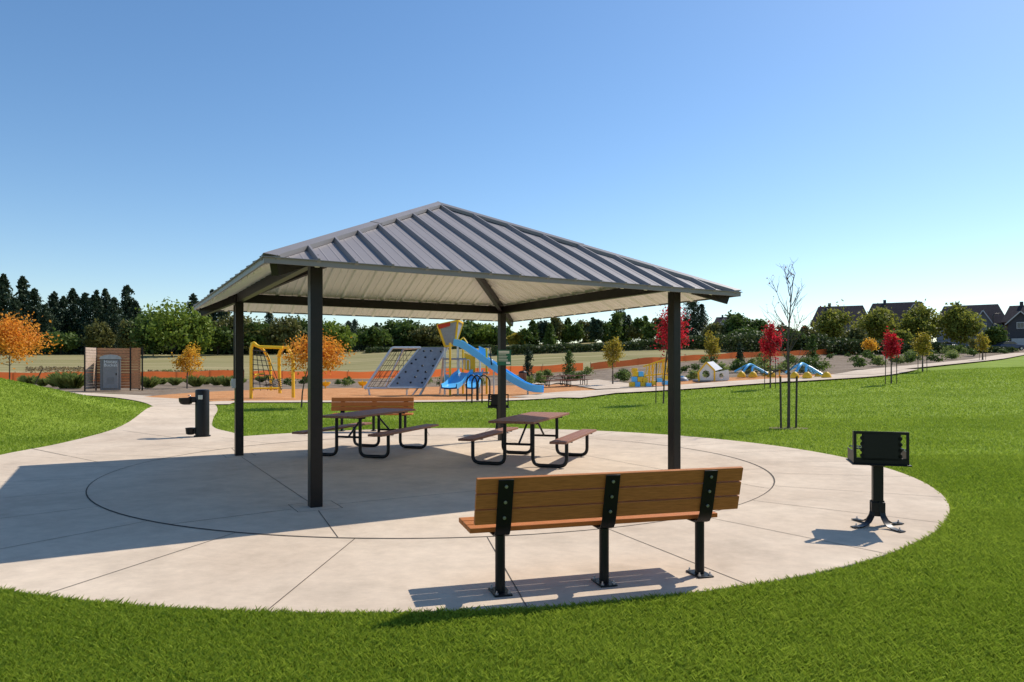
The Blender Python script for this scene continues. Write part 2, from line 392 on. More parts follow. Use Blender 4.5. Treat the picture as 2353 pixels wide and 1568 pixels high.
# ------------------------------------------------------------------ SHELTER
S=3.42; EZ=2.72; PZ=4.33; HB=2.75; slope=math.atan2(PZ-EZ,S)
sh=empty('picnic_shelter',(SHC.x,SHC.y,0),RZ,'square open picnic shelter with grey ribbed metal hip roof on four dark posts','shelter')
for a,b in((-1,-1),(1,-1),(1,1),(-1,1)):
    MB().box((a*HB,b*HB,1.46),(.14,.14,2.92)).build('post',bronze,sh,.006)
def face(k):
    R=Matrix.Rotation(k*PI/2,3,'Z')
    nrm=Vector((0,-math.sin(slope),math.cos(slope)))
    def pt(x,y,off=0):
        v=Vector((x,y,EZ+(y+S)*math.tan(slope)))+nrm*off
        return R@v
    return pt
NR=17
xsr=[-S+.12+(2*S-.24)*i/(NR-1) for i in range(NR)]
for k in range(4):
    pt=face(k)
    mb=MB(); e=.004
    mb.add([pt(-S,-S,e),pt(S,-S,e),pt(0,0,e),pt(-S,-S,-.02),pt(S,-S,-.02),pt(0,0,-.02)],[(0,1,2),(5,4,3),(0,3,4,1),(1,4,5,2),(2,5,3,0)])
    for i,x in enumerate(xsr):
        y1=-abs(x)-.03
        if y1-(-S)>.06:
            b,t,hg=.026,.012,.055
            A0=[pt(x-b,-S-.02,e),pt(x-t,-S-.02,hg),pt(x+t,-S-.02,hg),pt(x+b,-S-.02,e)]
            A1=[pt(x-b,y1,e),pt(x-t,y1,hg),pt(x+t,y1,hg),pt(x+b,y1,e)]
            mb.add(A0+A1,[(0,1,5,4),(1,2,6,5),(2,3,7,6),(0,3,2,1),(4,5,6,7)])
        if i<NR-1:
            for fr in(.33,.67):
                xm=x+(xsr[1]-xsr[0])*fr; y1=-abs(xm)-.02
                if y1+S>.05:
                    A0=[pt(xm-.012,-S,e),pt(xm,-S,.008),pt(xm+.012,-S,e)];A1=[pt(xm-.012,y1,e),pt(xm,y1,.008),pt(xm+.012,y1,e)]
                    mb.add(A0+A1,[(0,1,4,3),(1,2,5,4)])
            for yy in(-S+.25,-S+1.3,-S+2.3):
                xm=x+.06
                if abs(xm)<-yy-.1:
                    c=[pt(xm+dx,yy+dy,hh) for hh in(e,.012) for dx,dy in((-.008,-.008),(.008,-.008),(.008,.008),(-.008,.008))]
                    mb.add(c,[(4,5,6,7),(0,1,5,4),(1,2,6,5),(2,3,7,6),(3,0,4,7)])
    mb.build('roof_panel',roofm,sh,0,False)
    mb=MB(); i0=-.028
    mb.add([pt(-S+.03,-S+.01,i0),pt(S-.03,-S+.01,i0),pt(0,-.02,i0)],[(0,1,2)])
    for i,x in enumerate(xsr):
        y1=-abs(x)-.06
        if y1+S>.08:
            b,t,hg=.045,.022,i0-.03
            A0=[pt(x-b,-S+.02,i0-.001),pt(x-t,-S+.02,hg),pt(x+t,-S+.02,hg),pt(x+b,-S+.02,i0-.001)]
            A1=[pt(x-b,y1,i0-.001),pt(x-t,y1,hg),pt(x+t,y1,hg),pt(x+b,y1,i0-.001)]
            mb.add(A0+A1,[(0,1,5,4),(1,2,6,5),(2,3,7,6),(0,1,2,3)])
        if i<NR-1:
            for fr in(.33,.67):
                xm=x+(xsr[1]-xsr[0])*fr; y1=-abs(xm)-.05
                if y1+S>.08:
                    A0=[pt(xm-.02,-S+.02,i0-.001),pt(xm,-S+.02,i0-.012),pt(xm+.02,-S+.02,i0-.001)];A1=[pt(xm-.02,y1,i0-.001),pt(xm,y1,i0-.012),pt(xm+.02,y1,i0-.001)]
                    mb.add(A0+A1,[(0,1,4,3),(1,2,5,4)])
    mb.build('ceiling_panel',ceilm,sh,0,False)
    R=Matrix.Rotation(k*PI/2,3,'Z')
    mb=MB(); mb.box(R@Vector((0,-S-.012,EZ-.012)),(2*S+.04,.022,.06),R); mb.box(R@Vector((0,-S-.03,EZ+.02)),(2*S+.07,.03,.008),R)
    mb.build('fascia',capm,sh)
    mb=MB()
    def cap(t0,t1,w,off):
        A=[]
        for t in(t0,t1):
            c=S*(1-t)
            ridge=Vector((c,-c,EZ+(S-c)*math.tan(slope)+off+.012))
            p1=ridge+Vector((-1,0,0))*w; p1.z=EZ+(-c+S)*math.tan(slope)+off
            p2=Vector((c,-c+w,EZ+(S-c)*math.tan(slope)+off)); 
            A+=[R@p1,R@ridge,R@p2,R@(p2-Vector((0,0,.05))),R@(p1-Vector((0,0,.05)))]
        mb.add(A,[(0,1,6,5),(1,2,7,6),(2,3,8,7),(4,0,5,9),(0,4,3,2,1),(5,6,7,8,9)])
    cap(-.01,.5,.13,.060); cap(.485,.985,.13,.066)
    mb.build('hip_cap',capm,sh,0,False)
    mb=MB(); dz=.16
    p0=Vector((S-.10,-S+.10,0)); p0.z=EZ+.10*math.tan(slope)-dz+.03; p1=Vector((.06,-.06,PZ-dz-.07))
    mb.bar(R@p0,R@p1,.09,.15)
    mb.build('hip_rafter',bronze,sh,.004)
    mb=MB(); mb.box(R@Vector((0,-HB,2.88)),(2*HB-.14,.10,.16),R); mb.build('beam',bronze,sh,.004)
mb=MB(); a=.16
mb.add([(-a,-a,PZ-.02),(a,-a,PZ-.02),(a,a,PZ-.02),(-a,a,PZ-.02),(0,0,PZ+.085)],[(0,1,4),(1,2,4),(2,3,4),(3,0,4),(3,2,1,0)]); mb.build('peak_cap',capm,sh,0,False)
mb=MB().box((-HB-.10,HB-.03,1.32),(.06,.13,.17)); eb=mb.build('electrical_box',ltgrey,sh,.006)
MB().box((-HB-.14,HB-.03,1.32),(.02,.07,.10)).build('outlet_cover',steel,eb,.003)
MB().tube([(-HB-.09,HB-.03,1.4),(-HB-.09,HB-.03,2.75)],.012).build('conduit',bronze,sh)
D=SHC+U*HB+Vv*HB; sp=D-Vv*.10
sg=empty('notice_sign',(sp.x,sp.y,1.83),RZ-.35,'small green notice board with white lines on the rear shelter post','sign')
MB().box((0,0,0),(.31,.012,.34)).build('sign_panel',greensign,sg,.002)
mb=MB()
rr=random.Random(3)
for i in range(7):
    w=.24 if i in(0,1) else rr.uniform(.14,.25); hh=.022 if i<2 else .010
    z=.135-i*.033-(.01 if i>1 else 0); mb.box((-.125+w/2,-.009,z),(w,.003,hh))
mb.box((.09,-.009,-.12),(.09,.003,.05)); mb.build('lettering',whitelet,sg)
# ------------------------------------------------------------------ BENCH
def bench(loc,rz,label):
    r=empty('park_bench',loc,rz,label,'bench','slatted park benches on the round pad')
    L=2.09
    mb=MB(); lean=math.radians(13)
    Rm=Matrix.Rotation(lean,3,'X')
    for i in range(3):
        s=.055+i*.116
        mb.box(Vector((.04,-.045,.51))+Rm@Vector((0,0,s)),(L,.034,.108),Rm)
    mb.build('backrest',slatm,r,.005)
    mb=MB()
    for i in range(3): mb.box((-.02,.105+i*.135,.445),(L-.1,.122,.036))
    mb.build('seat',slatm,r,.005)
    for x in(-.80,.0,.80):
        pts=[Vector((0,-.045,.51))+Rm@Vector((0,-.024,s)) for s in(.335,.2,.08,.0)]
        prof=[(p.y,p.z) for p in pts]+[(-.052,.46),(-.03,.43),(.0,.418),(.1,.418),(.42,.418)]
        t=.009
        vs=[];w=.055
        for i,(y,z) in enumerate(prof):
            y0,z0=prof[max(0,i-1)];y1,z1=prof[min(len(prof)-1,i+1)]
            dy,dz=y1-y0,z1-z0; l=math.hypot(dy,dz); ny,nz=dz/l,-dy/l
            for sx in(-w,w):
                for o_ in(0,t): vs.append((x+sx,y+ny*o_,z+nz*o_))
        fs=[]
        for i in range(len(prof)-1):
            a=i*4;b=a+4
            fs+=[(a,b,b+2,a+2),(a+1,a+3,b+3,b+1),(a,a+1,b+1,b),(a+2,b+2,b+3,a+3)]
        fs+=[(0,2,3,1),(len(vs)-4,len(vs)-3,len(vs)-1,len(vs)-2)]
        st=MB().add(vs,fs).build('strap',black,r,.0015,True,25)
        for s in(.055,.171,.287):
            c=Vector((x,-.045,.51))+Rm@Vector((0,-.036,s)); d=Rm@Vector((0,-.008,0))
            mb=MB(); mb.tube([c,c+d,c+d*1.01,c+d*1.7],[.012,.012,.007,.007],10); mb.build('bolt',steel,st)
        mb=MB(); mb.tube([(x,.02,.012),(x,.02,.412)],.036,16); mb.build('leg',black,r)
        mb=MB(); mb.box((x,.02,.006),(.13,.20,.012)); fp=mb.build('foot_plate',black,r,.003)
        for sx in(-.045,.045):
            for sy in(-.075,.075):
                mb=MB(); mb.tube([(x+sx,.02+sy,.012),(x+sx,.02+sy,.022),(x+sx,.02+sy,.0221),(x+sx,.02+sy,.038)],[.013,.013,.006,.006],6)
                mb.build('anchor_bolt',steel,fp)
    return r
bench((.69,5.24,.0),math.radians(16),'orange-brown slatted bench seen from behind in the foreground, near pad edge')
bench((-3.52,18.0,0),math.radians(182),'orange-brown slatted bench at the far pad edge behind the left picnic table')
# ------------------------------------------------------------------ PICNIC TABLES
def table(loc,rz,label,group='picnic tables'):
    r=empty('picnic_table',loc,rz,label,'picnic table',group)
    L=2.40
    mb=MB()
    for i in range(5): mb.box((0,-.304+i*.152,.745),(L,.144,.038))
    mb.build('tabletop',tablem,r,.005)
    for s in(-1,1):
        mb=MB()
        for j in(-.0675,.0675): mb.box((0,s*.76+j,.445),(L,.13,.038))
        mb.build('seat',tablem,r,.005)
        for x in(-.78,.78):
            p=round_path([(x,s*.80,.424),(x,s*.80,.03),(x,s*.24,.03),(x,s*.24,.724)],.13,6)
            MB().tube(p,.03,12).build('leg',black,r)
            MB().box((x,s*.76,.419),(.05,.27,.012)).build('seat_bracket',black,r)
    for x in(-.78,.78):
        mb=MB(); mb.tube([(x,-.34,.71),(x,.34,.71)],.02,8); mb.tube([(x,-.24,.36),(x,.24,.36)],.02,8)
        mb.tube([(x,0,.36),(x*.3,0,.71)],.018,8); mb.build('brace',black,r)
    MB().box((0,0,.716),(1.1,.05,.02)).build('centre_rail',black,r)
    return r
table((-2.7,13.45,0),math.radians(72),'brown picnic table under the shelter, left one behind the front post')
table((.35,12.25,0),math.radians(72),'brown picnic table under the shelter, right one before the rear post')
for px,py,a,lb in((1282,889,8,'dark brown picnic table beyond the lawn, left of the far pair'),(1318,887,12,'dark brown picnic table beyond the lawn, right of the far pair')):
    X,Y=hit(px,py); table((X,Y,hgt(X,Y)+.03),math.radians(a),lb,'picnic tables')
# ------------------------------------------------------------------ GRILLS
def grill(loc,rz,label):
    r=empty('charcoal_grill',loc,rz,label,'grill','pedestal grills on the pad')
    mb=MB(); z0=.64
    t=.008; W=.49
    mb.box((0,-.18,z0+.18),(.35,t,.27))
    mb.box((0,-.18,z0+.318),(W,t,.03)); mb.box((0,-.18,z0+.04),(W,t,.06))
    for s in(-1,1):
        mb.box((s*(W/2-.012),-.18,z0+.18),(.024,t,.25))
        for k in range(4):
            zz=z0+.09+k*.058
            mb.tube([(s*.168,-.18-t/2,zz),(s*.168,-.18+t/2,zz)],.022,12)
        mb.box((s*W/2,-.0,z0+.07),(t,.37,.12)); mb.box((s*W/2,-.15,z0+.23),(t,.07,.20))
    mb.build('firebox',black,r,.002)
    MB().box((0,-.01,z0+.004),(.53,.42,.012)).build('tray',black,r,.003)
    mb=MB()
    for i in range(15): mb.tube([(-W/2+.02+i*.032,-.16,z0+.15),(-W/2+.02+i*.032,.17,z0+.15)],.005,6)
    mb.tube([(-W/2,-.1,z0+.15),(W/2,-.1,z0+.15)],.006,6); mb.tube([(-W/2,.13,z0+.15),(W/2,.13,z0+.15)],.006,6)
    mb.build('cooking_grate',black,r)
    mb=MB(); mb.box((0,0,.37),(.095,.095,.53)); mb.lathe([(.075,.61),(.075,.64)],16); mb.build('post',black,r,.004)
    MB().box((0,0,.20),(.125,.125,.10)).build('collar',black,r,.004)
    for k in range(4):
        a=math.radians(35)+k*PI/2; d=Vector((math.cos(a),math.sin(a),0)); nrm=Vector((-d.y,d.x,0))
        prof=[(.055,.25),(.06,.16),(.075,.10),(.11,.05),(.16,.02),(.22,.008),(.31,.006)]
        vs=[]
        for rr_,z in prof:
            for sx in(-.035,.035):
                for oz in(0,.009): vs.append(d*rr_+nrm*sx+Vector((0,0,z+oz)))
        fs=[]
        for i in range(len(prof)-1):
            q=i*4;b=q+4; fs+=[(q,b,b+2,q+2),(q+1,q+3,b+3,b+1),(q,q+1,b+1,b),(q+2,b+2,b+3,q+3)]
        fs+=[(0,2,3,1),(len(vs)-4,len(vs)-3,len(vs)-1,len(vs)-2)]
        ft=MB().add(vs,fs).build('foot',black,r)
        mb2=MB(); c=d*.27+Vector((0,0,.015)); z_=Vector((0,0,1)); mb2.tube([c,c+z_*.012,c+z_*.0121,c+z_*.03],[.014,.014,.007,.007],6); mb2.build('anchor_bolt',steel,ft)
    return r
grill((3.70,7.16,0),math.radians(-17),'black pedestal charcoal grill bolted to the pad at its right edge')
grill((-.33,17.2,0),math.radians(0),'black pedestal charcoal grill behind the rear shelter post')
# ------------------------------------------------------------------ FOUNTAIN
r=empty('drinking_fountain',(-7.27,16.6,0),math.radians(8),'black cylindrical drinking fountain with side bowls beside the path','drinking fountain')
MB().lathe([(.185,0),(.185,.02),(.155,.022),(.155,1.06),(.145,1.09),(.10,1.10)],32).build('pedestal',black,r,0)
mb=MB(); mb.bar((-.12,0,.86),(-.30,0,.86),.14,.13); mb.build('arm',black,r,.02)
mb=MB(); mb.lathe([(.06,.74),(.12,.76),(.155,.82),(.16,.90),(.145,.90),(.12,.83)],24,(-.36,0,0)); bw=mb.build('upper_bowl',black,r)
MB().tube(round_path([(-.28,.05,.90),(-.28,.05,.96),(-.33,.03,.96)],.02),.01,8).build('spout',steel,bw)
mb=MB(); mb.bar((-.1,0,.13),(-.22,0,.13),.12,.14); mb.lathe([(.06,.04),(.10,.06),(.115,.20),(.10,.20),(.08,.12)],24,(-.26,0,0)); mb.build('pet_bowl',black,r)
mb=MB(); mb.box((0,-.15,.92),(.10,.03,.10)); mb.build('push_button',steel,r,.004)
# ------------------------------------------------------------------ TREES
def frame(px,py=None,Y=None):
    if Y is None: X,Y=hit(px,py)
    else: X=(px-CX)/F*Y
    return X,Y,hgt(X,Y),Y/F
def z_at(py,Y): return CH+(HY-py)/F*Y
seedc=[10]
def crown_points(rng,R,Hc,zb,n,ncl,dx=0,egg=.4,spread=.3):
    u=rng.normal(size=(ncl,3)); u/=np.linalg.norm(u,axis=1)[:,None]; rad=rng.random(ncl)**.45*.80
    c=u*rad[:,None]
    t=(c[:,2]+1)/2
    wid=1-egg*np.abs(t-.38)*1.3
    cc=np.stack([c[:,0]*R*wid+dx,c[:,1]*R*wid,zb+Hc*(c[:,2]+1)/2],1)
    cl=rng.integers(0,ncl,n); sz=spread*(.6+.8*rng.random(ncl))
    off=rng.normal(size=(n,3))*np.array([R,R,Hc/2])*.5
    P=cc[cl]+off*sz[cl][:,None]
    return P,cc
def broad(name,X,Y,gz,H,R,zb,leafsz,n,mat,label,cat='tree',group=None,dx=0,bark=barkm,ncl=26,tr=None,egg=.4,spread=.32):
    seedc[0]+=1; rng=np.random.default_rng(seedc[0])
    r=empty(name,(X,Y,gz),0,label,cat,group)
    P,cc=crown_points(rng,R,H-zb,zb,n,ncl,dx,egg,spread)
    P=P[P[:,2]>zb*.7]
    np_quads('crown',leaves(P,leafsz,rng,.65),mat,r)
    tr=tr or max(.03,H*.014)
    mb=MB(); k=rng.normal(size=2)*.03*H
    top=Vector((dx*.8+k[0]*.3,k[1]*.3,zb+(H-zb)*.6))
    mb.tube([(0,0,-.15),(dx*.1,0,zb*.5),(dx*.3,0,zb),tuple(top)],[tr*1.25,tr,tr*.8,tr*.25],7)
    for i in range(min(9,ncl)):
        e=Vector(cc[i]); s0=Vector((dx*.3,0,zb*(.85)))+(top-Vector((dx*.3,0,zb*.85)))*rng.uniform(0,.6)
        m=(s0+e)/2+Vector((0,0,-.04*H)); mb.tube([s0,m,e],[tr*.5,tr*.3,tr*.1],5)
    mb.build('trunk',bark,r)
    return r
def conifer(name,X,Y,gz,H,R,mat,label,group,n=2600,zb=.06,leaf=None,ex=.85):
    seedc[0]+=1; rng=np.random.default_rng(seedc[0])
    r=empty(name,(X,Y,gz),rng.uniform(0,6),label,'tree',group)
    nb=int(n/14); t=zb+(1-zb)*rng.random(nb)**1.05; an=rng.uniform(0,2*PI,nb)
    side=1+.25*np.sin(an+rng.uniform(0,6))+.12*np.sin(t*23+rng.uniform(0,6))
    Lb=R*(1-t)**ex*(.6+.5*rng.random(nb))*side+.03*R; lv=[]
    for k in range(14):
        f=(k+1)/14
        rr=Lb*f; x=np.cos(an)*rr; y=np.sin(an)*rr; z=t*H - f*f*Lb*.35+.06*Lb
        j=rng.normal(size=(nb,3))*(Lb*.09+.04)[:,None]
        lv.append(np.stack([x,y,z],1)+j)
    P=np.concatenate(lv); lf=leaf or H*.032
    np_quads('crown',leaves(P,lf,rng,.5),mat,r)
    MB().tube([(0,0,-.2),(0,0,H*.5),(0,0,H*.97)],[H*.016,H*.009,H*.002],6).build('trunk',barkm,r)
    return r
m_dark=leafmat('fir_needles',(.022,.042,.022),(.06,.09,.042),.2)
m_green=leafmat('green_leaves',(.05,.09,.018),(.14,.20,.038),.35)
m_bright=leafmat('bright_green_leaves',(.10,.16,.018),(.27,.34,.05),.4)
m_olive=leafmat('olive_leaves',(.08,.095,.026),(.21,.195,.055),.3)
m_yel=leafmat('yellow_green_leaves',(.20,.18,.02),(.50,.38,.05),.45)
m_orange=leafmat('orange_leaves',(.55,.18,.015),(.95,.46,.07),.5)
m_yor=leafmat('yellow_orange_leaves',(.56,.29,.02),(.90,.52,.06),.5)
m_red=leafmat('crimson_leaves',(.38,.010,.02),(.80,.04,.07),.5)
m_brush=leafmat('bramble_leaves',(.03,.05,.016),(.10,.13,.035),.25)
m_tan=leafmat('dry_brush',(.17,.12,.06),(.32,.24,.12),.3)
def stakes_name(l): return ' '.join(l.split()[:9])
def small(name,px,py,ytop,hw,cb,mat,label,cat='tree',Y=None,dxpx=0,n=1500,leafpx=4.5,group=None,stakes=0,bark=barkm,ncl=24,spread=.34,tr=None):
    X,Y,gz,s=frame(px,py,Y); H=z_at(ytop,Y)-gz; zb=z_at(cb,Y)-gz
    o=broad(name,X,Y,gz,H,hw*s*1.2,zb,leafpx*s,int(n*1.25),mat,label,cat,group,dx=dxpx*s,bark=bark,ncl=ncl,spread=spread,tr=tr or max(.02,1.6*s))
    if stakes:
        for sd in (['left','right'] if stakes==2 else ['left']):
            q=-1 if sd=='left' else 1
            so=MB().tube([(0,0,-.1),(q*-.02,0,1.75)],.022,6).build('tree_stake',stakem); so.location=(X+q*.32,Y+.02,gz)
            tag(so,'thin wooden stake '+sd+' of the '+stakes_name(label),'stake','tree stakes')
    return o
small('maple_tree',22,None,716,68,838,m_orange,'orange maple tree at the left edge behind the grass mound','tree',Y=37,n=3400,leafpx=6,ncl=44)
lean=MB().tube([(.5,0,0),(1.2,0,1.5)],.03,6).build('tree_stake',stakem); lean.location=(-25.8,37,.0); tag(lean,'leaning stake beside the orange maple at the left edge','stake','tree stakes')
small('maple_tree',430,892,788,30,865,m_yor,'small yellow-orange tree left of the shelter above the bed','tree',n=1300)
small('maple_tree',692,936,764,68,868,m_orange,'orange-yellow tree on the lawn behind the front shelter post','tree',dxpx=30,n=4200,leafpx=5.5,ncl=54)
small('maple_tree',1524,926,694,38,820,m_red,'crimson tree behind the right shelter post with tall bare trunk','tree',dxpx=22,n=2600,leafpx=5,ncl=38,stakes=1)
small('young_tree',1408,884,770,23,845,m_yel,'yellow-green young tree right of the far picnic tables','tree',n=1300)
small('maple_tree',1770,890,736,23,830,m_red,'crimson tree left of the bare tree by the blue climbers','tree',n=1700,stakes=2)
small('young_tree',1635,851,762,21,828,m_yel,'yellow-green young tree above the white playhouse','tree',n=1100)
small('maple_tree',2048,880,758,19,835,m_red,'crimson staked tree on the lawn by the curving path','tree',n=1300,stakes=2)
small('young_tree',2120,853,762,19,820,m_yel,'yellow-green staked tree right of the crimson lawn tree','tree',n=1100,stakes=2)
small('young_tree',2000,824,776,16,810,m_yor,'small orange-tinted tree on the planted slope','tree',n=800,leafpx=4)
small('young_tree',2258,828,762,12,812,m_yel,'narrow yellow-green tree by the path near the right edge','tree',n=800,leafpx=4,stakes=2)
small('young_tree',2238,818,775,10,808,m_olive,'tiny olive tree just left of the narrow yellow-green one','tree',n=500,leafpx=4)
for px,py,yt,hw,lb in((1213,874,800,14,'small dark conifer behind the bin at the far tables'),(1308,866,805,16,'small dark conifer behind the far picnic tables'),(1700,848,788,11,'thin upright conifer on the planted slope above the climbers'),(1868,832,770,15,'small upright conifer on the slope right of the bare tree')):
    X,Y,gz,s=frame(px,py); conifer('young_conifer',X,Y,gz,z_at(yt,Y)-gz,hw*s*1.2,m_green if hw>14 else m_dark,lb,'young conifers',1400,.04,4.5*s,.5)
# bare staked tree
X,Y,gz,s=frame(1812,983)
bt=empty('bare_tree',(X,Y,gz),0,'nearly leafless staked tree on the lawn right of the shelter','tree')
rr=random.Random(17); mb=MB(); tips=[]
def br(p,d,l,rad,dep):
    q=p; pts=[p]; dd=d.copy()
    for i in range(3):
        dd=(dd+Vector((rr.uniform(-.22,.22),rr.uniform(-.22,.22),.12))).normalized(); q=q+dd*l/3; pts.append(q)
    mb.tube(pts,[rad,rad*.8,rad*.65,rad*.45],5)
    if dep==0: tips.extend(pts[1:]); return
    for k in range(3):
        st=pts[rr.choice([1,2,3])]
        a=rr.uniform(0,2*PI); sd=Vector((math.cos(a),math.sin(a),0)); br(st,(dd*.9+sd*.6).normalized(),l*rr.uniform(.4,.7),rad*.55,dep-1)
mb.tube([(0,0,-.1),(.01,0,1.2),(-.02,.01,2.2),(.05,0,3.2),(.14,0,4.05)],[.044,.038,.028,.015,.005],8)
for k in range(15):
    z=1.5+k*.165; a=k*2.4+rr.uniform(-.5,.5); d=Vector((math.cos(a)*.75,math.sin(a)*.75,1)).normalized()
    br(Vector((.02*z*.5,0,z)),d,rr.uniform(.6,.95)*(1.05-abs(k-6)/22),.013,2)
mb.build('trunk',redbark,bt)
rng=np.random.default_rng(4); T=np.array([tuple(t) for t in tips]); T=T[rng.random(len(T))<.10]
np_quads('crown',leaves(T+rng.normal(size=T.shape)*.03,.06,rng),leafmat('russet_leaves',(.12,.02,.01),(.3,.06,.03),.4),bt)
for q,sd in((-1,'left'),(1,'right')):
    so=MB().tube([(0,0,-.1),(q*.02,0,1.36)],.028,7).build('tree_stake',stakem); so.location=(X+q*.21,Y+.03*q,gz); tag(so,'dark wooden stake '+sd+' of the nearly leafless tree','stake','tree stakes')
tie=MB().tube([(-.21,0,1.2),(0,.03,1.22),(.21,0,1.2)],.012,6).build('tie_strap',black,bt)
sheet('tree_mulch_ring',[(X+.5*math.cos(a*PI/8),Y+.4*math.sin(a*PI/8)) for a in range(16)],-.01,bedm,.4)
# far treelines
ordn=['first','second','third','fourth','fifth','sixth','seventh','eighth','ninth','tenth','eleventh','twelfth','thirteenth','fourteenth','fifteenth','sixteenth','seventeenth','eighteenth','nineteenth','twentieth','twenty-first','twenty-second','twenty-third','twenty-fourth','twenty-fifth','twenty-sixth','twenty-seventh','twenty-eighth','twenty-ninth','thirtieth','thirty-first','thirty-second','thirty-third','thirty-fourth']
lc=[(-15,650,34,168),(8,632,38,165),(34,685,32,160),(52,637,36,170),(78,664,34,165),(104,700,32,160),(124,672,40,172),(146,682,36,168),(168,664,38,175),(196,674,40,170),(222,668,34,166),(243,664,34,172),(262,684,32,160),(292,657,38,168),(312,692,30,165),(445,675,34,185),(470,688,34,185),(488,667,32,180),(515,690,32,180),(620,715,30,180),(800,738,28,150),(815,735,30,160),(865,742,26,160),(1445,724,20,150),(1592,682,46,140),(1612,700,36,140)]
for i,(px,yt,hw,Y) in enumerate(lc):
    X,Y,gz,s=frame(px,None,Y); H=z_at(yt,Y)-gz
    conifer('fir_tree',X,Y,gz,H,hw*s*1.4,m_dark,'dark fir tree in the far treeline, %s fir from the left'%ordn[i],'dark firs in the far treeline',4600,.02,H*.042,.7)
lb_=[(225,738,30,152,'o'),(330,710,40,150,'g'),(395,688,70,138,'b'),(352,720,42,140,'g'),(455,718,36,140,'b'),(300,738,34,148,'o'),(545,718,62,150,'o'),(500,742,38,145,'g'),(585,732,42,150,'g'),(650,726,46,150,'o'),(690,728,40,165,'g'),(775,730,42,140,'b'),(730,736,38,160,'g'),(140,760,40,150,'g'),(60,765,40,150,'g'),
 (860,742,38,150,'g'),(900,732,40,165,'g'),(940,736,44,160,'g'),(985,744,42,155,'o'),(1070,736,42,150,'g'),(1110,742,40,150,'b'),(1030,744,40,160,'g'),(1145,748,34,150,'g'),(1190,765,26,140,'y')]
kind={'o':m_olive,'g':m_green,'b':m_bright,'y':m_yel}
for i,(px,yt,hw,Y,k) in enumerate(sorted(lb_)):
    X,Y,gz,s=frame(px,None,Y); H=z_at(yt,Y)-gz
    broad('leafy_tree',X,Y,gz,H,hw*s*1.2,H*.04,.7,2800,kind[k],'rounded leafy tree beyond the left and middle field, %s leafy tree from the left'%ordn[i],group='leafy trees beyond the field',ncl=44,spread=.27)
rr=random.Random(8)
for i in range(26):
    px=1208+i*14.5+rr.uniform(-5,5); yt=742+rr.uniform(-16,8)+(8 if i<3 else 0)-(18 if i in(14,15) else 0); X,Y,gz,s=frame(px,None,145+rr.uniform(-8,8))
    H=z_at(yt,Y)-gz; lbl='slim upright tree in the row behind the shelter\'s right half, %s from left'%ordn[i]
    if i%3==1: conifer('slim_tree',X,Y,gz,H,19*s,m_green,lbl,'slim trees in the far row',2000,.02,.6,.5)
    else: broad('slim_tree',X,Y,gz,H,22*s,.4,.55,1700,[m_green,m_olive,m_green,m_dark][i%4],lbl,group='slim trees in the far row',ncl=26)
lr=[(1645,742,32,125,'o'),(1690,716,42,125,'g'),(1740,732,36,125,'g'),(1715,752,50,118,'g'),(1800,748,34,118,'o'),(1765,758,30,118,'g'),(1850,748,28,120,'o'),(1914,701,48,122,'y2'),(2014,696,54,122,'y2'),(2120,691,58,118,'y2'),(2206,696,46,116,'y2'),(1965,752,32,112,'o'),(2065,760,34,112,'y2'),(1825,758,32,112,'g'),(2285,748,28,116,'g')]
kind['y2']=leafmat('autumn_green_leaves',(.12,.145,.02),(.34,.34,.06),.45)
for i,(px,yt,hw,Y,k) in enumerate(sorted(lr)):
    X,Y,gz,s=frame(px,None,Y); H=z_at(yt,Y)-gz
    broad('street_tree',X,Y,gz,H,hw*s*1.15,H*.08,.48,4200,kind[k],'green rounded tree before the houses, %s of them from the left'%ordn[i],group='trees in front of the houses',ncl=60,spread=.26,egg=.7)
def mass(name,segs,n,leaf,mat,label,dep=4,seed=1):
    rng=np.random.default_rng(seed); out=[]
    for (x0,x1,Y,y0,y1) in segs:
        k=int(n*(x1-x0)/100); px=rng.uniform(x0,x1,k); YY=Y+rng.uniform(-dep,dep,k); X=(px-CX)/F*YY; g=hv(X,YY)
        top=CH+(HY-(y0+(y1-y0)*(px-x0)/(x1-x0)))/F*YY
        top=top+(np.sin(X*.9)+np.sin(X*2.3+1))*.25*(np.maximum(top-g,.2))*.35
        f=rng.random(k)**.7
        out.append(np.stack([X,YY,g+f*np.maximum(top-g,.3)],1))
    P=np.concatenate(out); o=np_quads(name,leaves(P,leaf,rng,.7),mat); tag(o,label,'undergrowth',None,'stuff')
mass('woodland_undergrowth',[(-60,330,172,735,750),(330,850,165,765,765),(850,1210,165,775,775)],2200,1.0,m_brush,'dark understorey mass below the far left and middle treeline',5,2)
mass('bramble_hedge',[(1130,1420,118,796,790),(1420,1640,118,788,772),(1640,1900,112,770,772),(1900,2160,108,780,790),(2160,2330,106,795,800)],2200,.45,m_brush,'dark bramble thicket running along the field edge to the right',3,3)
mass('low_hedge',[(840,1130,140,800,797)],1800,.5,m_brush,'low dark hedge at the field edge behind the shelter centre',3,4)
mass('dry_brush',[(60,200,100,846,846),(340,560,92,852,852)],450,.3,m_tan,'dry tan weeds in front of the far left field',5,5)
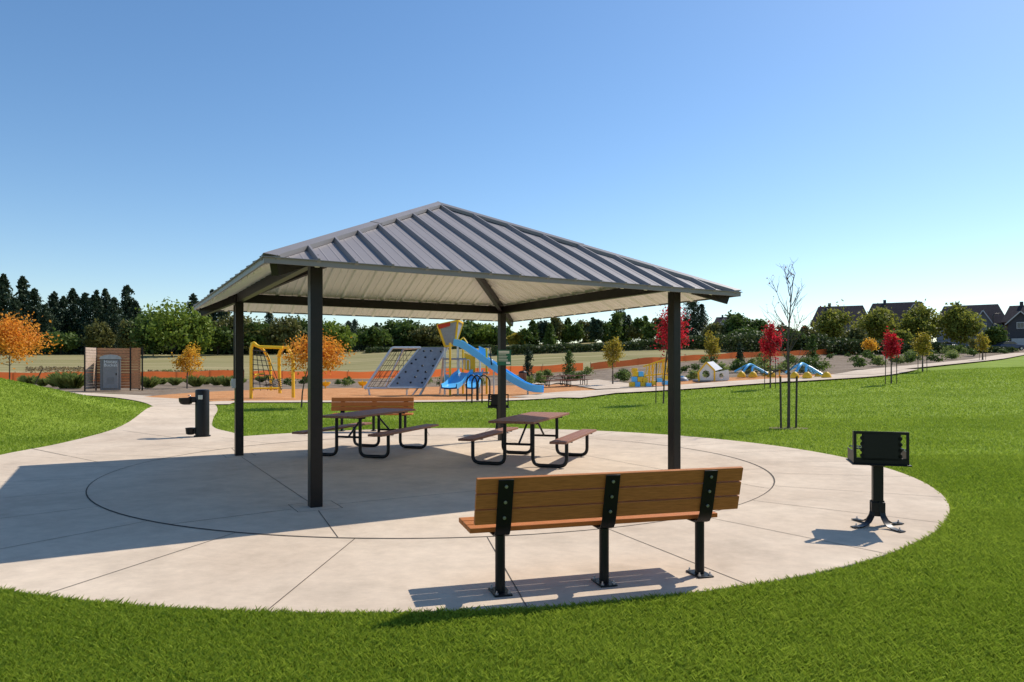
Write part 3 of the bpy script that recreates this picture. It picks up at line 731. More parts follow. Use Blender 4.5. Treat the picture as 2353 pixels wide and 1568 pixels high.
# ------------------------------------------------------------------ SHRUBS / GRASS CLUMPS
def tuft_mesh(seed,n,h,rad,w):
    rng=np.random.default_rng(seed); an=rng.uniform(0,2*PI,n); rr=rad*.35*np.sqrt(rng.random(n)); B=np.stack([np.cos(an)*rr,np.sin(an)*rr,0*an],1)
    a2=an+rng.normal(size=n)*.5; ln=rad*rng.uniform(.3,1.1,n); H=h*rng.uniform(.6,1.05,n)*(1-.25*(ln/rad)**2)
    d=np.stack([-np.sin(a2),np.cos(a2),0*an],1)*w
    tip=B+np.stack([np.cos(a2)*ln,np.sin(a2)*ln,H],1); mid=B+np.stack([np.cos(a2)*ln*.4,np.sin(a2)*ln*.4,H*.75],1)
    return np.stack([B-d,B+d,mid+d,tip],1).reshape(-1,3)
m_tuft=leafmat('ornamental_grass',(.12,.17,.03),(.32,.36,.11),.4)
tp=[np_quads('grass_clump',tuft_mesh(i,300,.85,.6,.022),m_tuft).data for i in range(3)]
for o in [o for o in bpy.data.objects if o.name.startswith('grass_clump')]: bpy.data.objects.remove(o)
left=[(66,886,1.1),(98,888,.9),(128,889,1.0),(150,893,1.5),(172,893,1.5),(342,892,1.1),(372,884,.8),(402,886,.9),(452,889,1.15),(474,884,.9),(498,886,1.0),(522,888,1.1),(546,886,.9),(385,874,.8),(600,880,.8)]
for i,(px,py,sc) in enumerate(sorted(left)):
    X,Y,gz,s=frame(px,None,F*1.6/(py-HY)); o=bpy.data.objects.new('grass_clump',tp[i%3]); COL.objects.link(o); o.location=(X,Y,gz); o.rotation_euler=(0,0,i*1.3); o.scale=(sc*1.2,sc*1.2,sc*1.1)
    tag(o,'ornamental grass clump near the wooden screen, %s clump from the left'%ordn[i],'grass clump','ornamental grass clumps in the left bed')
rng=np.random.default_rng(9)
shm=[]
for i in range(3):
    P,_=crown_points(np.random.default_rng(60+i),.5,.7,.0,420,14,spread=.4); o=np_quads('shrub',leaves(P,.13,rng,.6),m_green); shm.append(o.data); bpy.data.objects.remove(o)
shm2=[]
for i in range(2):
    P,_=crown_points(np.random.default_rng(80+i),.5,.7,.0,420,14,spread=.4); o=np_quads('shrub',leaves(P,.13,rng,.6),m_tuft); shm2.append(o.data); bpy.data.objects.remove(o)
rr=random.Random(21)
cnt=0
while cnt<80:
    px=rr.uniform(1560,2340); t=rr.random(); fy=np.interp(px,[1500,1700,1850,1980,2120,2353],[838,826,819,813,806,800]); py_=np.interp(px,[1550,1700,1850,1955,2030,2130,2250,2353],[878,868,862,856,846,836,824,808])
    py=fy+3+(py_-fy-5)*t
    X,Y=hit(px,py); o=bpy.data.objects.new('shrub',rr.choice(shm+shm2)); COL.objects.link(o); sc=rr.uniform(.9,1.8); o.location=(X,Y,hgt(X,Y)-.05); o.scale=(sc,sc,sc*rr.uniform(.7,1.1)); o.rotation_euler=(0,0,rr.uniform(0,6))
    tag(o,'one of the small green shrubs dotting the bare slope on the right','shrub','small shrubs on the right planting slope'); cnt+=1
for i in range(34):
    px=rr.choice([rr.uniform(590,1200),rr.uniform(1200,1560)]); py=rr.uniform(876,889) if px<1250 else rr.uniform(862,880)
    X,Y=hit(px,py); o=bpy.data.objects.new('shrub',rr.choice(shm+shm2)); COL.objects.link(o); sc=rr.uniform(.8,1.4); o.location=(X,Y,hgt(X,Y)-.05); o.scale=(sc,sc,sc); o.rotation_euler=(0,0,rr.uniform(0,6))
    tag(o,'one of the low green shrubs in the bed behind the playground','shrub','low shrubs in the bed behind the playground')
# ------------------------------------------------------------------ ORANGE FENCE
def netfence(pts,label,FH):
    P=[Vector(p) for p in pts]
    r=empty('construction_fence',(P[0].x,P[0].y,hgt(*P[0])),0,label,'fence','orange construction fences'); o0=Vector(r.location)
    samp=[]
    for i in range(len(P)-1):
        k=max(1,int((P[i+1]-P[i]).length/1.2))
        for j in range(k): samp.append(P[i]+(P[i+1]-P[i])*j/k)
    samp.append(P[-1]); mb=MB(); vs=[]
    for i,p in enumerate(samp):
        g=hgt(p.x,p.y); sag=.07*math.sin(i*1.1)+.05*math.sin(i*.37)
        off=.05*math.sin(i*2.1)
        for z in(0.02,FH*.5,FH+sag): vs.append(Vector((p.x,p.y+off*z,g+z))-o0)
    fs=[]
    for i in range(len(samp)-1):
        for j in range(2): fs.append((i*3+j,(i+1)*3+j,(i+1)*3+j+1,i*3+j+1))
    mb.add(vs,fs).build('netting',netm,r,0,False)
    for i in range(0,len(samp),3):
        p=samp[i]; g=hgt(p.x,p.y); MB().bar(Vector((p.x,p.y+.08,g-.1))-o0,Vector((p.x,p.y+.08,g+FH+.15))-o0,.05,.05).build('fence_post',stakem,r)
ff=fence
netfence(ff[:5],'orange plastic mesh fence across the field at the left',.98)
netfence([ (ff[4][0]+.8,ff[4][1]) ]+ff[5:9],'orange plastic mesh fence behind the playground in the middle',.9)
netfence([(ff[8][0]+.9,ff[8][1]+.4)]+ff[9:],'orange plastic mesh fence climbing the slope at the right',.75)
# ------------------------------------------------------------------ SCREEN + TOILET
X0,Y0=G(262,898); s=Y0/F; SA=math.atan2(-X0,Y0); cs=math.cos(SA)
r=empty('wooden_screen',(X0,Y0,0),SA,'slatted cedar privacy screen with dark frame around the portable toilet','screen')
Hs=101*s
def boards(mb,p,q,z0,z1,nb):
    p=Vector(p);q=Vector(q)
    for i in range(nb):
        z=z0+(z1-z0)*(i+.5)/nb; mb.bar((p.x,p.y,z),(q.x,q.y,z),.03,(z1-z0)/nb*.90)
xl=-66*s*cs; xr=66*s*cs; xm_=-42*s*cs; xf=38*s*cs
pale=M('pale_boards',(.50,.38,.29),.8,0,.2,5,spec=.1)  # side panel boards, paler than the cedar of the other panels
for nm,p,q,m in(('side_panel',(xl,0),(xm_,1.4),pale),('rear_panel',(xm_+.05,1.5),(xr-.2,1.5),woodm),('front_panel',(xf,0),(xr-.1,0),woodm)):
    mb=MB(); boards(mb,p,q,.12,Hs-.06,15); mb.build(nm,m,r)
for x,y in((xl,0),(xm_,1.5),(xf,0),(xr,0),(xr-.15,1.5)):
    MB().box((x,y-.02,Hs/2),(.10,.10,Hs+.04)).build('post',bronze,r)
ro=Matrix.Rotation(SA,3,'Z')@Vector((-8*s*cs,.1,0))
r=empty('portable_toilet',(X0+ro.x,Y0+ro.y,.03),SA,'grey portable toilet standing inside the wooden screen','portable toilet')
hh=82*s; w=24*s*cs
MB().box((0,w*.8,hh*.44),(2*w,1.6*w,hh*.88)).build('cabin',pottym,r,.03)
mb=MB(); prof=[(-w*1.06,hh*.87),(-w*1.0,hh*.93),(-w*.6,hh*.985),(0,hh),(w*.6,hh*.985),(w*1.0,hh*.93),(w*1.06,hh*.87)]
mb.prism(prof,lambda a,b,t:(a,t,b),-.06,1.1); mb.build('roof',M('translucent_grey_roof',(.42,.42,.42),.5),r)
dr=MB().box((0,-.03,hh*.45),(1.45*w,.04,hh*.8)).build('door',M('door_grey_plastic',(.26,.25,.25),.55,0,.1,5,spec=.3),r,.02)
MB().box((w*.55,-.07,hh*.45),(.06,.04,.16)).build('handle',black,dr,.01)
mb=MB()
for k in range(5): mb.box((0,-.06,hh*.2+k*.09),(.7*w,.015,.03))
mb.build('door_vent',pottym,dr)
def text(body,size,loc,rot,mat,parent,name='lettering'):
    cu=bpy.data.curves.new(name,'FONT'); cu.body=body; cu.size=size; cu.align_x='CENTER'; cu.extrude=.004; cu.space_line=.8
    to=bpy.data.objects.new(name,cu); COL.objects.link(to)
    dg=bpy.context.evaluated_depsgraph_get(); me=bpy.data.meshes.new_from_object(to.evaluated_get(dg)); bpy.data.objects.remove(to)
    me.materials.clear(); me.materials.append(mat); o=bpy.data.objects.new(name,me); COL.objects.link(o); o.parent=parent; o.location=loc; o.rotation_euler=rot; return o
text('Honey\nBucket',.30,(0,-.056,hh*.76),(PI/2,0,0),whitelet,dr)
# ------------------------------------------------------------------ PLAYGROUND
def proot(name,px,py,label,cat,group=None,flat=True):
    X,Y=(G(px,py) if flat else hit(px,py)); gz=hgt(X,Y); r=empty(name,(X,Y,gz),0,label,cat,group); s=Y/F
    return r,s,(lambda a,b,d=0:Vector(((a-px)*s,d,(py-b)*s)))
r,s,L=proot('net_climber',622,916,'yellow arched climbing frame with black rope nets on wood chips','climbing frame')
MB().tube(round_path([L(577,916),L(577,800),L(582,786),L(592,797),L(612,798),L(650,799)],.25),.085,10).build('frame_tube',yellow,r)
MB().tube(round_path([L(626,906,1.2),L(624,840,1.2),L(628,812,.9),L(642,800,.4),L(662,797)],.5),.085,10).build('frame_tube',yellow,r)
MB().tube(round_path([L(596,900,1.8),L(594,830,1.8),L(586,800,1.2),L(578,790)],.4),.075,10).build('frame_tube',yellow,r)
MB().tube(round_path([L(674,914),L(673,820),L(660,799)],.4),.085,10).build('frame_tube',yellow,r)
mb=MB()
for k in range(9):
    y=805+k*11; mb.tube([L(580,y),L(604+k*3,y+3,.6)],.02,5)
for k in range(5): mb.tube([L(582+k*5,800,.1*k),L(582+k*12,898,.3*k)],.02,5)
for k in range(6): mb.tube([L(600+k*4,888,.3),L(634,870+k*5,1.0)],.018,5)
mb.build('rope_net',rope,r)
MB().tube([L(575,893,-.1),L(634,893,.5)],.05,8).build('rung',yellow,r)
MB().tube([L(585,862),L(600,858,.5)],.05,8).build('rung',yellow,r)
for px,py,lb in((748,893,'small yellow spinner bowl on wood chips right of the orange tree'),(833,892,'small yellow spinner bowl left of the silver climbing frame')):
    r,s,L=proot('spinner_bowl',px,py,lb,'spinner','yellow spinner bowls')
    MB().lathe([(.06,0),(.05,.15),(.22,.2),(.36,.36),(.38,.5),(.34,.5),(.28,.36),(.1,.26)],20).build('bowl',yellow,r)
    MB().tube([(0,0,.2),(0,0,.62)],.03,8).build('hand_post',yellow,r)
r,s,L=proot('climbing_structure',930,908,'silver climbing frame with tilted grey wall and rope net','climbing frame')
def tb(name,pts,rad,mat,rd=.1): return MB().tube(round_path(pts,rd) if len(pts)>2 else pts,rad,10).build(name,mat,r)
tb('frame_tube',[L(838,895),L(896,799,.8),L(962,799,.8)],.075,silver)
tb('frame_tube',[L(872,895,1.6),L(918,801,1.6),L(962,799,1.0)],.06,silver)
tb('frame_tube',[L(842,893,-.1),L(942,893,-.4)],.06,silver)
for a,b in(((848,893),(852,914)),((936,893),(936,914))): tb('support_leg',[L(*a,-.2),L(*b,-.2)],.055,silver)
tb('support_leg',[L(1024,801,.3),L(965,910,-.2)],.07,silver); tb('support_leg',[L(1016,815,1),L(1004,908,1.8)],.07,silver); tb('support_leg',[L(990,850,.3),L(945,912,.2)],.055,silver)
mb=MB()
for k in range(8):
    t=k/7; mb.tube([L(842+t*56,890-t*86,.1+.7*t),L(905+t*52,890-t*86,.1+.7*t)],.013,5)
for k in range(6):
    t=k/5; mb.tube([L(846+t*50,890,.1),L(900+t*56,802,.8)],.013,5); mb.tube([L(850+t*95,890-t*10,.3),L(905+t*20,803,.9)],.012,5)
mb.build('rope_net',rope,r)
c=[L(894,893,-.5),L(976,893,-.5),L(1027,799,1.0),L(961,799,1.0)]
nn=(c[1]-c[0]).cross(c[3]-c[0]).normalized()*.07
wl=MB().add([x for x in c]+[x+nn for x in c],[(0,1,2,3),(7,6,5,4),(0,4,5,1),(1,5,6,2),(2,6,7,3),(3,7,4,0)]).build('climbing_wall',wallgrey,r,.01,False)
nn=-nn.normalized() if nn.y>0 else nn.normalized()
rr=random.Random(5)
for i in range(6):
    for j in range(3):
        u=(j+.5+rr.uniform(-.2,.2))/3; v=(i+.6+rr.uniform(-.25,.25))/6.4
        p=c[0].lerp(c[1],u).lerp(c[3].lerp(c[2],u),v)
        MB().tube([p,p+nn*.05,p+nn*.10],[.085,.095,.04],9).build('handhold',black,wl)
for a,b in((0,3),(1,2),(0,1)):
    tb('wall_edge',[c[a]+nn*.09,c[b]+nn*.09],.05,silver)
r,s,L=proot('play_tower',1040,908,'tall play tower with yellow framed top and long blue slide','play tower')
def panel(name,pts,dep,mat,d0=0,par=None):
    mb=MB(); mb.prism([(p[0],p[1]) for p in pts],lambda a,b,t:L(a,b,t),d0,d0+dep); return mb.build(name,mat,par or r,.01,False)
for x,d,yt in((1022,0,800),(1037,-.8,790),(1052,0,785),(1030,1.4,790),(1060,1.4,800),(1085,.2,812),(1118,.2,800),(1100,1.6,800)):
    MB().tube([L(x,910,d),L(x,yt,d)],.065,10).build('post',yellow if x in(1037,1060,1118) else silver,r)
A=[L(1022,797,.2),L(1045,794,.2),L(1045,792,.8),L(1024,795,.8)]; B=[L(1006,748,-.1),L(1052,738,-.1),L(1060,741,1.1),L(1014,748,1.1)]
hd=MB().add(A+B,[(0,1,5,4),(1,2,6,5),(2,3,7,6),(3,0,4,7),(3,2,1,0)]).build('head_panels',wallgrey,r,0,False)
for k in range(4):
    MB().bar(A[k],B[k],.10,.10).build('head_frame',yellow,r); MB().bar(B[k],B[(k+1)%4],.10,.10).build('head_frame',yellow,r); MB().bar(A[k],A[(k+1)%4],.12,.12).build('head_frame',yellow,r)
q0=B[0]; q1=B[0].lerp(B[1],.62); q2=q1.lerp(A[0].lerp(A[1],.6),.16); q3=q0.lerp(A[0],.20)
o3=Vector((0,-.07,0)); MB().add([q0+o3,q1+o3,q2+o3,q3+o3],[(0,1,2,3)]).build('red_head_panel',redp,r,0,False)
panel('side_panel',[(1067,812),(1092,822),(1092,858),(1067,850)],.06,yellow,0)
panel('side_panel',[(1100,796),(1122,806),(1122,832),(1100,822)],.06,bluep,.2)
panel('side_panel',[(1022,862),(1034,862),(1034,895),(1022,895)],.05,bluep,-.1)
MB().box(L(1045,826,.7),(52*s,1.7,.1)).build('platform',wallgrey,r)
MB().box(L(1100,858,.9),(44*s,1.7,.1)).build('platform',wallgrey,r)
for k in range(7): MB().tube([L(1024,895-k*10,-.05),L(1038,895-k*10,-.6)],.025,6).build('ladder_rung',silver,r)
def smoothline3(pts,k=5):
    P=[Vector(p) for p in pts]; out=[]
    for i in range(len(P)-1):
        p0=P[max(0,i-1)];p1=P[i];p2=P[i+1];p3=P[min(len(P)-1,i+2)]
        for j in range(k):
            t=j/k; out.append(.5*((2*p1)+(p2-p0)*t+(2*p0-5*p1+4*p2-p3)*t*t+(3*p1-p0-3*p2+p3)*t**3))
    out.append(P[-1]); return out
def slide(name,pts,wid,hs,mat):
    P=[Vector(p) for p in smoothline3(pts)]; vs=[];fs=[]
    sec=[(-wid/2-.04,hs),(-wid/2,hs),(-wid/2+.05,.03),(0,0),(wid/2-.05,.03),(wid/2,hs),(wid/2+.04,hs),(wid/2+.02,-.05),(0,-.08),(-wid/2-.02,-.05)]
    n=len(sec)
    for i,p in enumerate(P):
        t=(P[min(i+1,len(P)-1)]-P[max(0,i-1)]).normalized(); side=t.cross(Vector((0,0,1))).normalized(); up=side.cross(t)
        for a,b in sec: vs.append(p+side*a+up*b)
    for i in range(len(P)-1):
        for k in range(n): fs.append((i*n+k,i*n+(k+1)%n,(i+1)*n+(k+1)%n,(i+1)*n+k))
    return MB().add(vs,fs).build(name,mat,r,0,True,50)
slide('slide',[L(1045,793,.3),L(1058,797,.2),L(1085,814,.1),L(1120,838,-.1),L(1155,862,-.4),L(1185,881,-.7),L(1205,892,-.85),L(1225,898,-1.0),L(1246,899,-1.1)],.62,.34,bluep)
slide('small_slide',[L(1072,858,-.2),L(1062,866,-.7),L(1054,878,-1.3),L(1046,887,-1.9),L(1040,890,-2.4)],.9,.22,bluep)
slide('small_slide',[L(1096,858,-.2),L(1094,868,-.8),L(1092,882,-1.5),L(1090,890,-2.2)],.7,.22,bluep)
tb('slide_support',[L(1212,897,-.9),L(1212,908,-.9)],.05,silver); tb('slide_support',[L(1135,850,-.2),L(1135,908,-.2)],.05,silver)
tb('guard_rail',[L(1052,786,.5),L(1064,776,.3),L(1074,790,.0)],.04,yellow)
tb('guard_rail',[L(1118,800,.2),L(1126,800,-.4),L(1130,840,-.6)],.035,black)
for x in (1056,1072,1124): tb('grab_bar',[L(x,850,-.3),L(x,828,-.3),L(x+8,828,-.3),L(x+8,850,-.3)],.03,silver)
for i,(x0,x1,yb,lb) in enumerate(((1072,1096,922,'black bike hoop before the play tower, left one'),(1084,1108,926,'black bike hoop before the play tower, middle one'),(1098,1126,922,'black bike hoop before the play tower, right one'))):
    X,Y=G((x0+x1)/2,yb); s_=Y/F; w_=(x1-x0)/2*s_
    o=MB().tube(round_path([(-w_,0,-.05),(-w_,0,1.05),(0,0.0,1.32),(w_,0,1.05),(w_,0,-.05)],.35),.035,10).build('bike_rack',black); o.location=(X,Y,.0); o.rotation_euler=(0,0,.3); tag(o,lb,'bike rack','black bike hoops')
X,Y=hit(1201,884); r=empty('litter_bin',(X,Y,hgt(X,Y)+.03),0,'brown slatted litter bin left of the far picnic tables','bin')
mb=MB()
for k in range(16):
    a=2*PI*k/16; mb.box((.3*math.cos(a),.3*math.sin(a),.5),(.03,.1,.85),Matrix.Rotation(a,3,'Z'))
mb.build('slats',tablem,r); MB().lathe([(.27,.04),(.27,.9)],16).build('liner',black,r); MB().lathe([(.34,.92),(.33,.98),(.2,1.08),(.19,1.06)],20).build('lid',black,r)
r,s,L=proot('stepping_blocks',1466,890,'yellow and blue stacked foam-like play blocks beside the yellow playset','play blocks',None,False)
for (x,y,c,d) in((1452,884,'y',0),(1464,884,'b',0),(1476,884,'y',0),(1488,886,'b',-.3),(1458,872,'b',.1),(1470,872,'y',.1),(1482,874,'y',.1),(1461,860,'y',.2),(1473,860,'b',.2),(1461,852,'y',.5)):
    MB().box(L(x,y,d),(11.6*s,.5,11.6*s)).build('block',yellow if c=='y' else bluep,r,.03)
r,s,L=proot('low_playset',1512,888,'yellow railed low playset with steps beside the play blocks','playset',None,False)
for x in(1492,1500,1524,1536): MB().tube([L(x,890,0),L(x,826 if x>1510 else 838,0)],.05,8).build('post',yellow,r)
mb=MB()
for k in range(9): mb.tube([L(1482+k*6,862-k*.5,-.1),L(1486+k*6,842-k*2,-.1)],.03,6)
mb.tube([L(1478,843),L(1540,822)],.05,8); mb.tube([L(1480,864),L(1540,858)],.05,8); mb.build('railing',yellow,r)
for i,(x,y,m) in enumerate(((1500,880,yellow),(1513,874,bluep),(1526,868,yellow),(1526,880,bluep),(1538,880,yellow))): MB().box(L(x,y,-.2),(11*s,.5,9*s)).build('step',m,r,.02)
r,s,L=proot('play_dome',1568,876,'low grey and blue play dome left of the white playhouse','play dome',None,False)
MB().lathe([(14*s,0),(13*s,4*s),(9*s,8*s),(3*s,10*s)],14).build('dome',wallgrey,r); MB().lathe([(4*s,9*s),(3.5*s,12*s)],10).build('cap',bluep,r)
r,s,L=proot('playhouse',1640,877,'white gabled playhouse with round openings and orange frame','playhouse',None,False)
def holed(outer,hc,hr,d0,mat,name):
    pts=[Vector(p) for p in outer]; P=[]
    for i in range(len(pts)):
        a=pts[i];b=pts[(i+1)%len(pts)]
        for j in range(4): P.append(a.lerp(b,j/4))
    no=len(P); k=16
    for i in range(k): P.append(Vector((hc[0]+hr*math.cos(2*PI*i/k),hc[1]+hr*math.sin(2*PI*i/k))))
    rr_=delaunay_2d_cdt(P,[],[list(range(no))],1,1e-4); vs=rr_[0]; mb=MB()
    fsx=[f for f in rr_[2] if ((sum((vs[i].x for i in f))/len(f)-hc[0])**2+(sum((vs[i].y for i in f))/len(f)-hc[1])**2)**.5>hr*.95]
    mb.add([L(v.x,v.y,d0) for v in vs],fsx); o=mb.build(name,mat,r,0,False); so=o.modifiers.new('t','SOLIDIFY'); so.thickness=.06; return o
holed([(1606,874),(1604,856),(1622,834),(1640,852),(1640,874)],(1622,860),9,0,whitep,'wall')
holed([(1642,874),(1642,856),(1674,850),(1676,874)],(1658,864),6,.05,whitep,'wall')
MB().add([L(1622,833,-.05),L(1652,830,1.4),L(1676,848,1.6),L(1641,853,-.1)],[(0,1,2,3)]).build('roof',ltgrey,r,0,False)
ol=[(1606,876),(1604,856),(1622,833),(1641,851),(1641,876)]
mb=MB()
for a,b in zip(ol,ol[1:]): mb.bar(L(*a,-.06),L(*b,-.06),.10,.10)
mb.build('trim',yellow,r)
MB().box(L(1640,875,.9),(70*s,1.4,.14)).build('base',wallgrey,r)
def blueclimb(px,py,x0,x1,yt,label):
    global r,s,L
    r,s,L=proot('low_climber',px,py,label,'climbing frame','blue low climbing frames',False)
    w=x1-x0
    A=[L(x0+w*.02,py-4,0),L(x0+w*.28,yt+6,.3),L(x0+w*.45,yt,.9),L(x0+w*.75,yt+10,1.2),L(x1-w*.04,py-8,.8)]
    tb('frame_tube',A,.09,bluep,.4); tb('frame_tube',[L(x0+w*.3,py-2,-.6),L(x0+w*.4,yt+4,0),L(x0+w*.7,py-14,-.4),L(x1-w*.1,py-2,-.8)],.08,bluep,.4)
    tb('frame_tube',[L(x0+w*.05,py-12,1.6),L(x0+w*.45,yt,1.0),L(x1,py-10,1.8)],.08,bluep,.4)
    mb=MB()
    for k in range(6): mb.tube([L(x0+w*(.1+.12*k),py-6,.0),L(x0+w*(.3+.07*k),yt+6,.8)],.02,5)
    for k in range(4): mb.tube([L(x0+w*.12,py-8-k*5,.2*k),L(x1-w*.15,py-9-k*5,.2*k)],.02,5)
    mb.build('rope_net',rope,r)
    for x,d in((x0+w*.05,0),(x0+w*.33,-.6),(x1-w*.12,-.8),(x1-w*.02,.8)):
        MB().lathe([(.3,0),(.32,.1),(.22,.32),(.1,.42)],14,tuple(L(x,py,d))).build('foot',yellow,r)
blueclimb(1735,867,1700,1772,836,'blue and yellow low rope climber right of the playhouse')
blueclimb(1858,869,1822,1896,834,'blue and yellow low rope climber right of the bare tree')
r,s,L=proot('net_dome',1795,866,'dark curved rope bridge between the two blue climbers','climbing frame',None,False)
mb=MB()
for d in(0,.8): mb.tube([L(1768+i*6,862-12*math.sin(i/9*PI),d) for i in range(10)],.04,6)
for i in range(10): mb.tube([L(1768+i*6,862-12*math.sin(i/9*PI),0),L(1768+i*6,862-12*math.sin(i/9*PI),.8)],.03,5)
mb.build('net',rope,r); MB().tube([L(1796,868,.4),L(1796,848,.4)],.06,8).build('post',yellow,r)
# ------------------------------------------------------------------ HOUSES
def house(x0,x1,ytop,yeave,Y,wm,gables,wins,label,garage=None,dep=11):
    px=(x0+x1)/2; X,Y,gz,s=frame(px,None,Y); ang=math.atan2(X,Y); r=empty('house',(X,Y,gz),-ang,label,'house','houses beyond the park')
    ca=math.cos(ang)
    W=(x1-x0)*s*ca; ze=z_at(yeave,Y)-gz; zt=z_at(ytop,Y)-gz
    sx=s*ca
    Lx=lambda p:(p-px)*sx
    zz=lambda y:z_at(y,Y)-gz
    MB().box((0,dep/2,ze/2-1),(W,dep,ze+2)).build('wall',wm,r)
    rise=zt-ze; hip=min(W*.14,rise*.9)
    rw=W/2+.5
    mb=MB(); mb.add([(-rw,-.5,ze-.1),(rw,-.5,ze-.1),(rw,dep+.5,ze-.1),(-rw,dep+.5,ze-.1),(-rw+hip,dep/2,zt),(rw-hip,dep/2,zt)],[(0,1,5,4),(1,2,5),(2,3,4,5),(3,0,4),(3,2,1,0)])
    rf=mb.build('roof',roofsh,r,0,False)
    MB().box((-W*.2,dep*.5,zt+.2),(.6,.6,1.0)).build('roof_vent',wallB,rf)
    for (g0,g1,gt,gm,out) in gables:
        a=Lx(g0);b=Lx(g1);m=(a+b)/2; t=zz(gt); e=ze
        MB().add([(a,-out,-1),(b,-out,-1),(b,-out,e),(m,-out,t-.35),(a,-out,e),(a,.2,-1),(b,.2,-1),(b,.2,e),(m,.2,t-.35),(a,.2,e)],[(0,1,2,3,4),(0,5,6,1),(1,6,7,2),(4,9,5,0)]).build('gable_wall',gm,r,0,False)
        o_=.45; sl=(t-e)/(m-a)
        mb=MB()
        for sg_ in(-1,1):
            xe=m+sg_*(m-a+o_); zeave=e-o_*sl
            mb.add([(xe,-out-o_,zeave),(m,-out-o_,t),(m,dep*.5,t),(xe,dep*.5,zeave),(xe,-out-o_,zeave-.25),(m,-out-o_,t-.25),(m,dep*.5,t-.25),(xe,dep*.5,zeave-.25)],[(0,1,2,3),(7,6,5,4),(0,4,5,1),(0,3,7,4)])
        mb.build('gable_roof',roofsh,r,0,False)
        mb=MB()
        for sg_ in(-1,1): 
            xe=m+sg_*(m-a+o_); zeave=e-o_*sl; mb.bar((xe,-out-o_-.03,zeave-.14),(m,-out-o_-.03,t-.14),.05,.18)
        mb.build('barge_board',trimw,r)
    for (wx,wy,ww,wh,out) in wins:
        f=MB().box((Lx(wx),-out-.05,zz(wy)),(ww*s+.25,.08,wh*s+.25)).build('window',trimw,r)
        for q in(-1,1): MB().box((Lx(wx)+q*ww*s*.26,-out-.10,zz(wy)),(ww*s*.46,.04,wh*s)).build('pane',glass,f)
    if garage:
        g0,g1,gy=garage; MB().box(((Lx(g0)+Lx(g1))/2,-1.5,zz(gy)/2),((g1-g0)*sx,.12,zz(gy))).build('garage_door',trimw,r)
    return r
house(1866,1996,699,744,150,wallA,[(1880,1932,716,wallB,1.5)],[(1906,750,10,12,1.5),(1960,757,12,12,0),(1945,782,12,12,0),(1895,780,12,12,1.5)],'grey house with one dark gable, leftmost of the near houses')
house(1988,2134,691,738,156,wallA,[(1998,2040,704,wallB,1.2),(2070,2128,700,wallA,1.0)],[(2019,748,10,12,1.2),(2099,746,12,12,1.0),(2080,778,12,12,1.0),(2020,780,12,12,1.2)],'grey house with two front gables right of the leftmost near house')
house(2150,2310,697,744,146,wallC,[(2236,2280,714,wallA,1.4)],[(2258,752,12,12,1.4),(2297,757,8,12,0),(2180,757,12,12,0),(2295,785,10,12,0)],'pale house with hipped roof second from the right edge',(2240,2276,777))
house(2306,2440,696,738,132,wallD,[(2316,2374,714,wallB,1.2)],[(2345,748,12,12,1.2),(2400,755,14,14,0)],'taupe house cut off by the right edge',(2324,2362,778))
house(1640,1706,726,748,230,wallC,[(1650,1676,732,wallC,.8)],[(1662,752,8,9,.8)],'distant grey-roofed house among trees left of the main houses')
house(1706,1760,738,752,240,wallA,[],[(1725,758,8,8,0)],'farther low house roof showing between trees near the crimson tree')
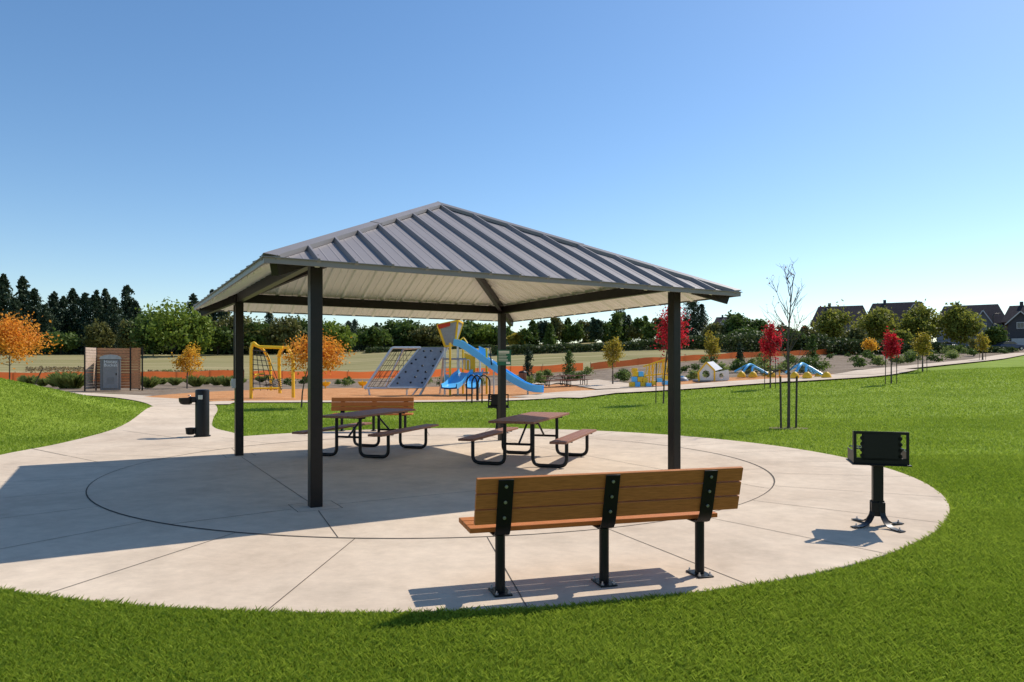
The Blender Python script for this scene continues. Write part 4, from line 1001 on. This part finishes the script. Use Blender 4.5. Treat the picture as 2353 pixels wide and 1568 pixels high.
def car(px,py,m,label,rz):
    X,Y=hit(px,py,60); gz=hgt(X,Y); r=empty('parked_car',(X,Y,gz),rz,label,'car','cars parked by the houses')
    body=[(-2.2,.35),(-2.25,.75),(-2.1,.95),(-1.3,1.0),(1.3,1.0),(2.1,.85),(2.25,.6),(2.2,.35)]
    MB().prism(body,lambda a,b,t:(a,t,b),-.88,.88).build('body',m,r,.05)
    cab=[(-1.7,.98),(-1.3,1.45),(.3,1.48),(1.1,.98)]
    MB().prism(cab,lambda a,b,t:(a,t,b),-.76,.76).build('cabin',glass,r,.04)
    for x in(-1.4,1.4):
        for y in(-.86,.86):
            wv=MB().tube([(x,y-.1,.33),(x,y+.1,.33)],.33,18).build('wheel',rubber,r); MB().tube([(x,y-.12,.33),(x,y+.12,.33)],.18,12).build('rim',steel,wv)
car(2318,806,carA,'dark blue parked car in front of the taupe house',.1)
car(2172,806,carB,'silver parked car in front of the pale house',.05)
X,Y,gz,s=frame(2282,None,120); r=empty('street_lamp',(X,Y,gz),0,'tall dark street lamp in front of the pale house','street lamp')
hl=z_at(722,Y)-gz; MB().tube(round_path([(0,0,-.2),(0,0,hl),(.9,0,hl+.1)],.4),.07,8).build('pole',bronze,r); MB().box((1.0,0,hl+.08),(.6,.25,.12)).build('lamp_head',bronze,r,.03)
# ------------------------------------------------------------------ LIGHT / WORLD / CAMERA
sd=Vector((.78,.63,0)).normalized(); el=math.radians(46)
sd=Vector((sd.x*math.cos(el),sd.y*math.cos(el),math.sin(el)))
ld=bpy.data.lights.new('sun','SUN'); ld.energy=4.9; ld.angle=math.radians(.53); ld.color=(1,.93,.83)
lo=bpy.data.objects.new('sun',ld); COL.objects.link(lo); lo.rotation_euler=(-sd).to_track_quat('-Z','Y').to_euler(); lo.location=(20,20,40)
w=bpy.data.worlds.new('World'); SC.world=w; w.use_nodes=True; nt=w.node_tree
sk=nt.nodes.new('ShaderNodeTexSky'); sk.sky_type='NISHITA'; sk.sun_disc=False; sk.sun_elevation=el; sk.sun_rotation=math.atan2(sd.x,sd.y)
sk.air_density=1.0; sk.dust_density=.3; sk.ozone_density=2.0; sk.altitude=0
hs=nt.nodes.new('ShaderNodeHueSaturation'); hs.inputs['Saturation'].default_value=1.18; nt.links.new(sk.outputs[0],hs.inputs['Color'])
bg=nt.nodes['Background']; bg.inputs[1].default_value=.15; nt.links.new(hs.outputs[0],bg.inputs[0])
cd=bpy.data.cameras.new('Camera'); co=bpy.data.objects.new('Camera',cd); COL.objects.link(co); co.location=(0,0,CH); co.rotation_euler=(PI/2,0,0)
cd.sensor_width=36; cd.lens=36*F/2353; cd.shift_y=(HY-784)/2353; cd.clip_end=5000; cd.clip_start=.05
SC.camera=co
SC.view_settings.view_transform='Standard'; SC.view_settings.look='None'; SC.view_settings.exposure=0
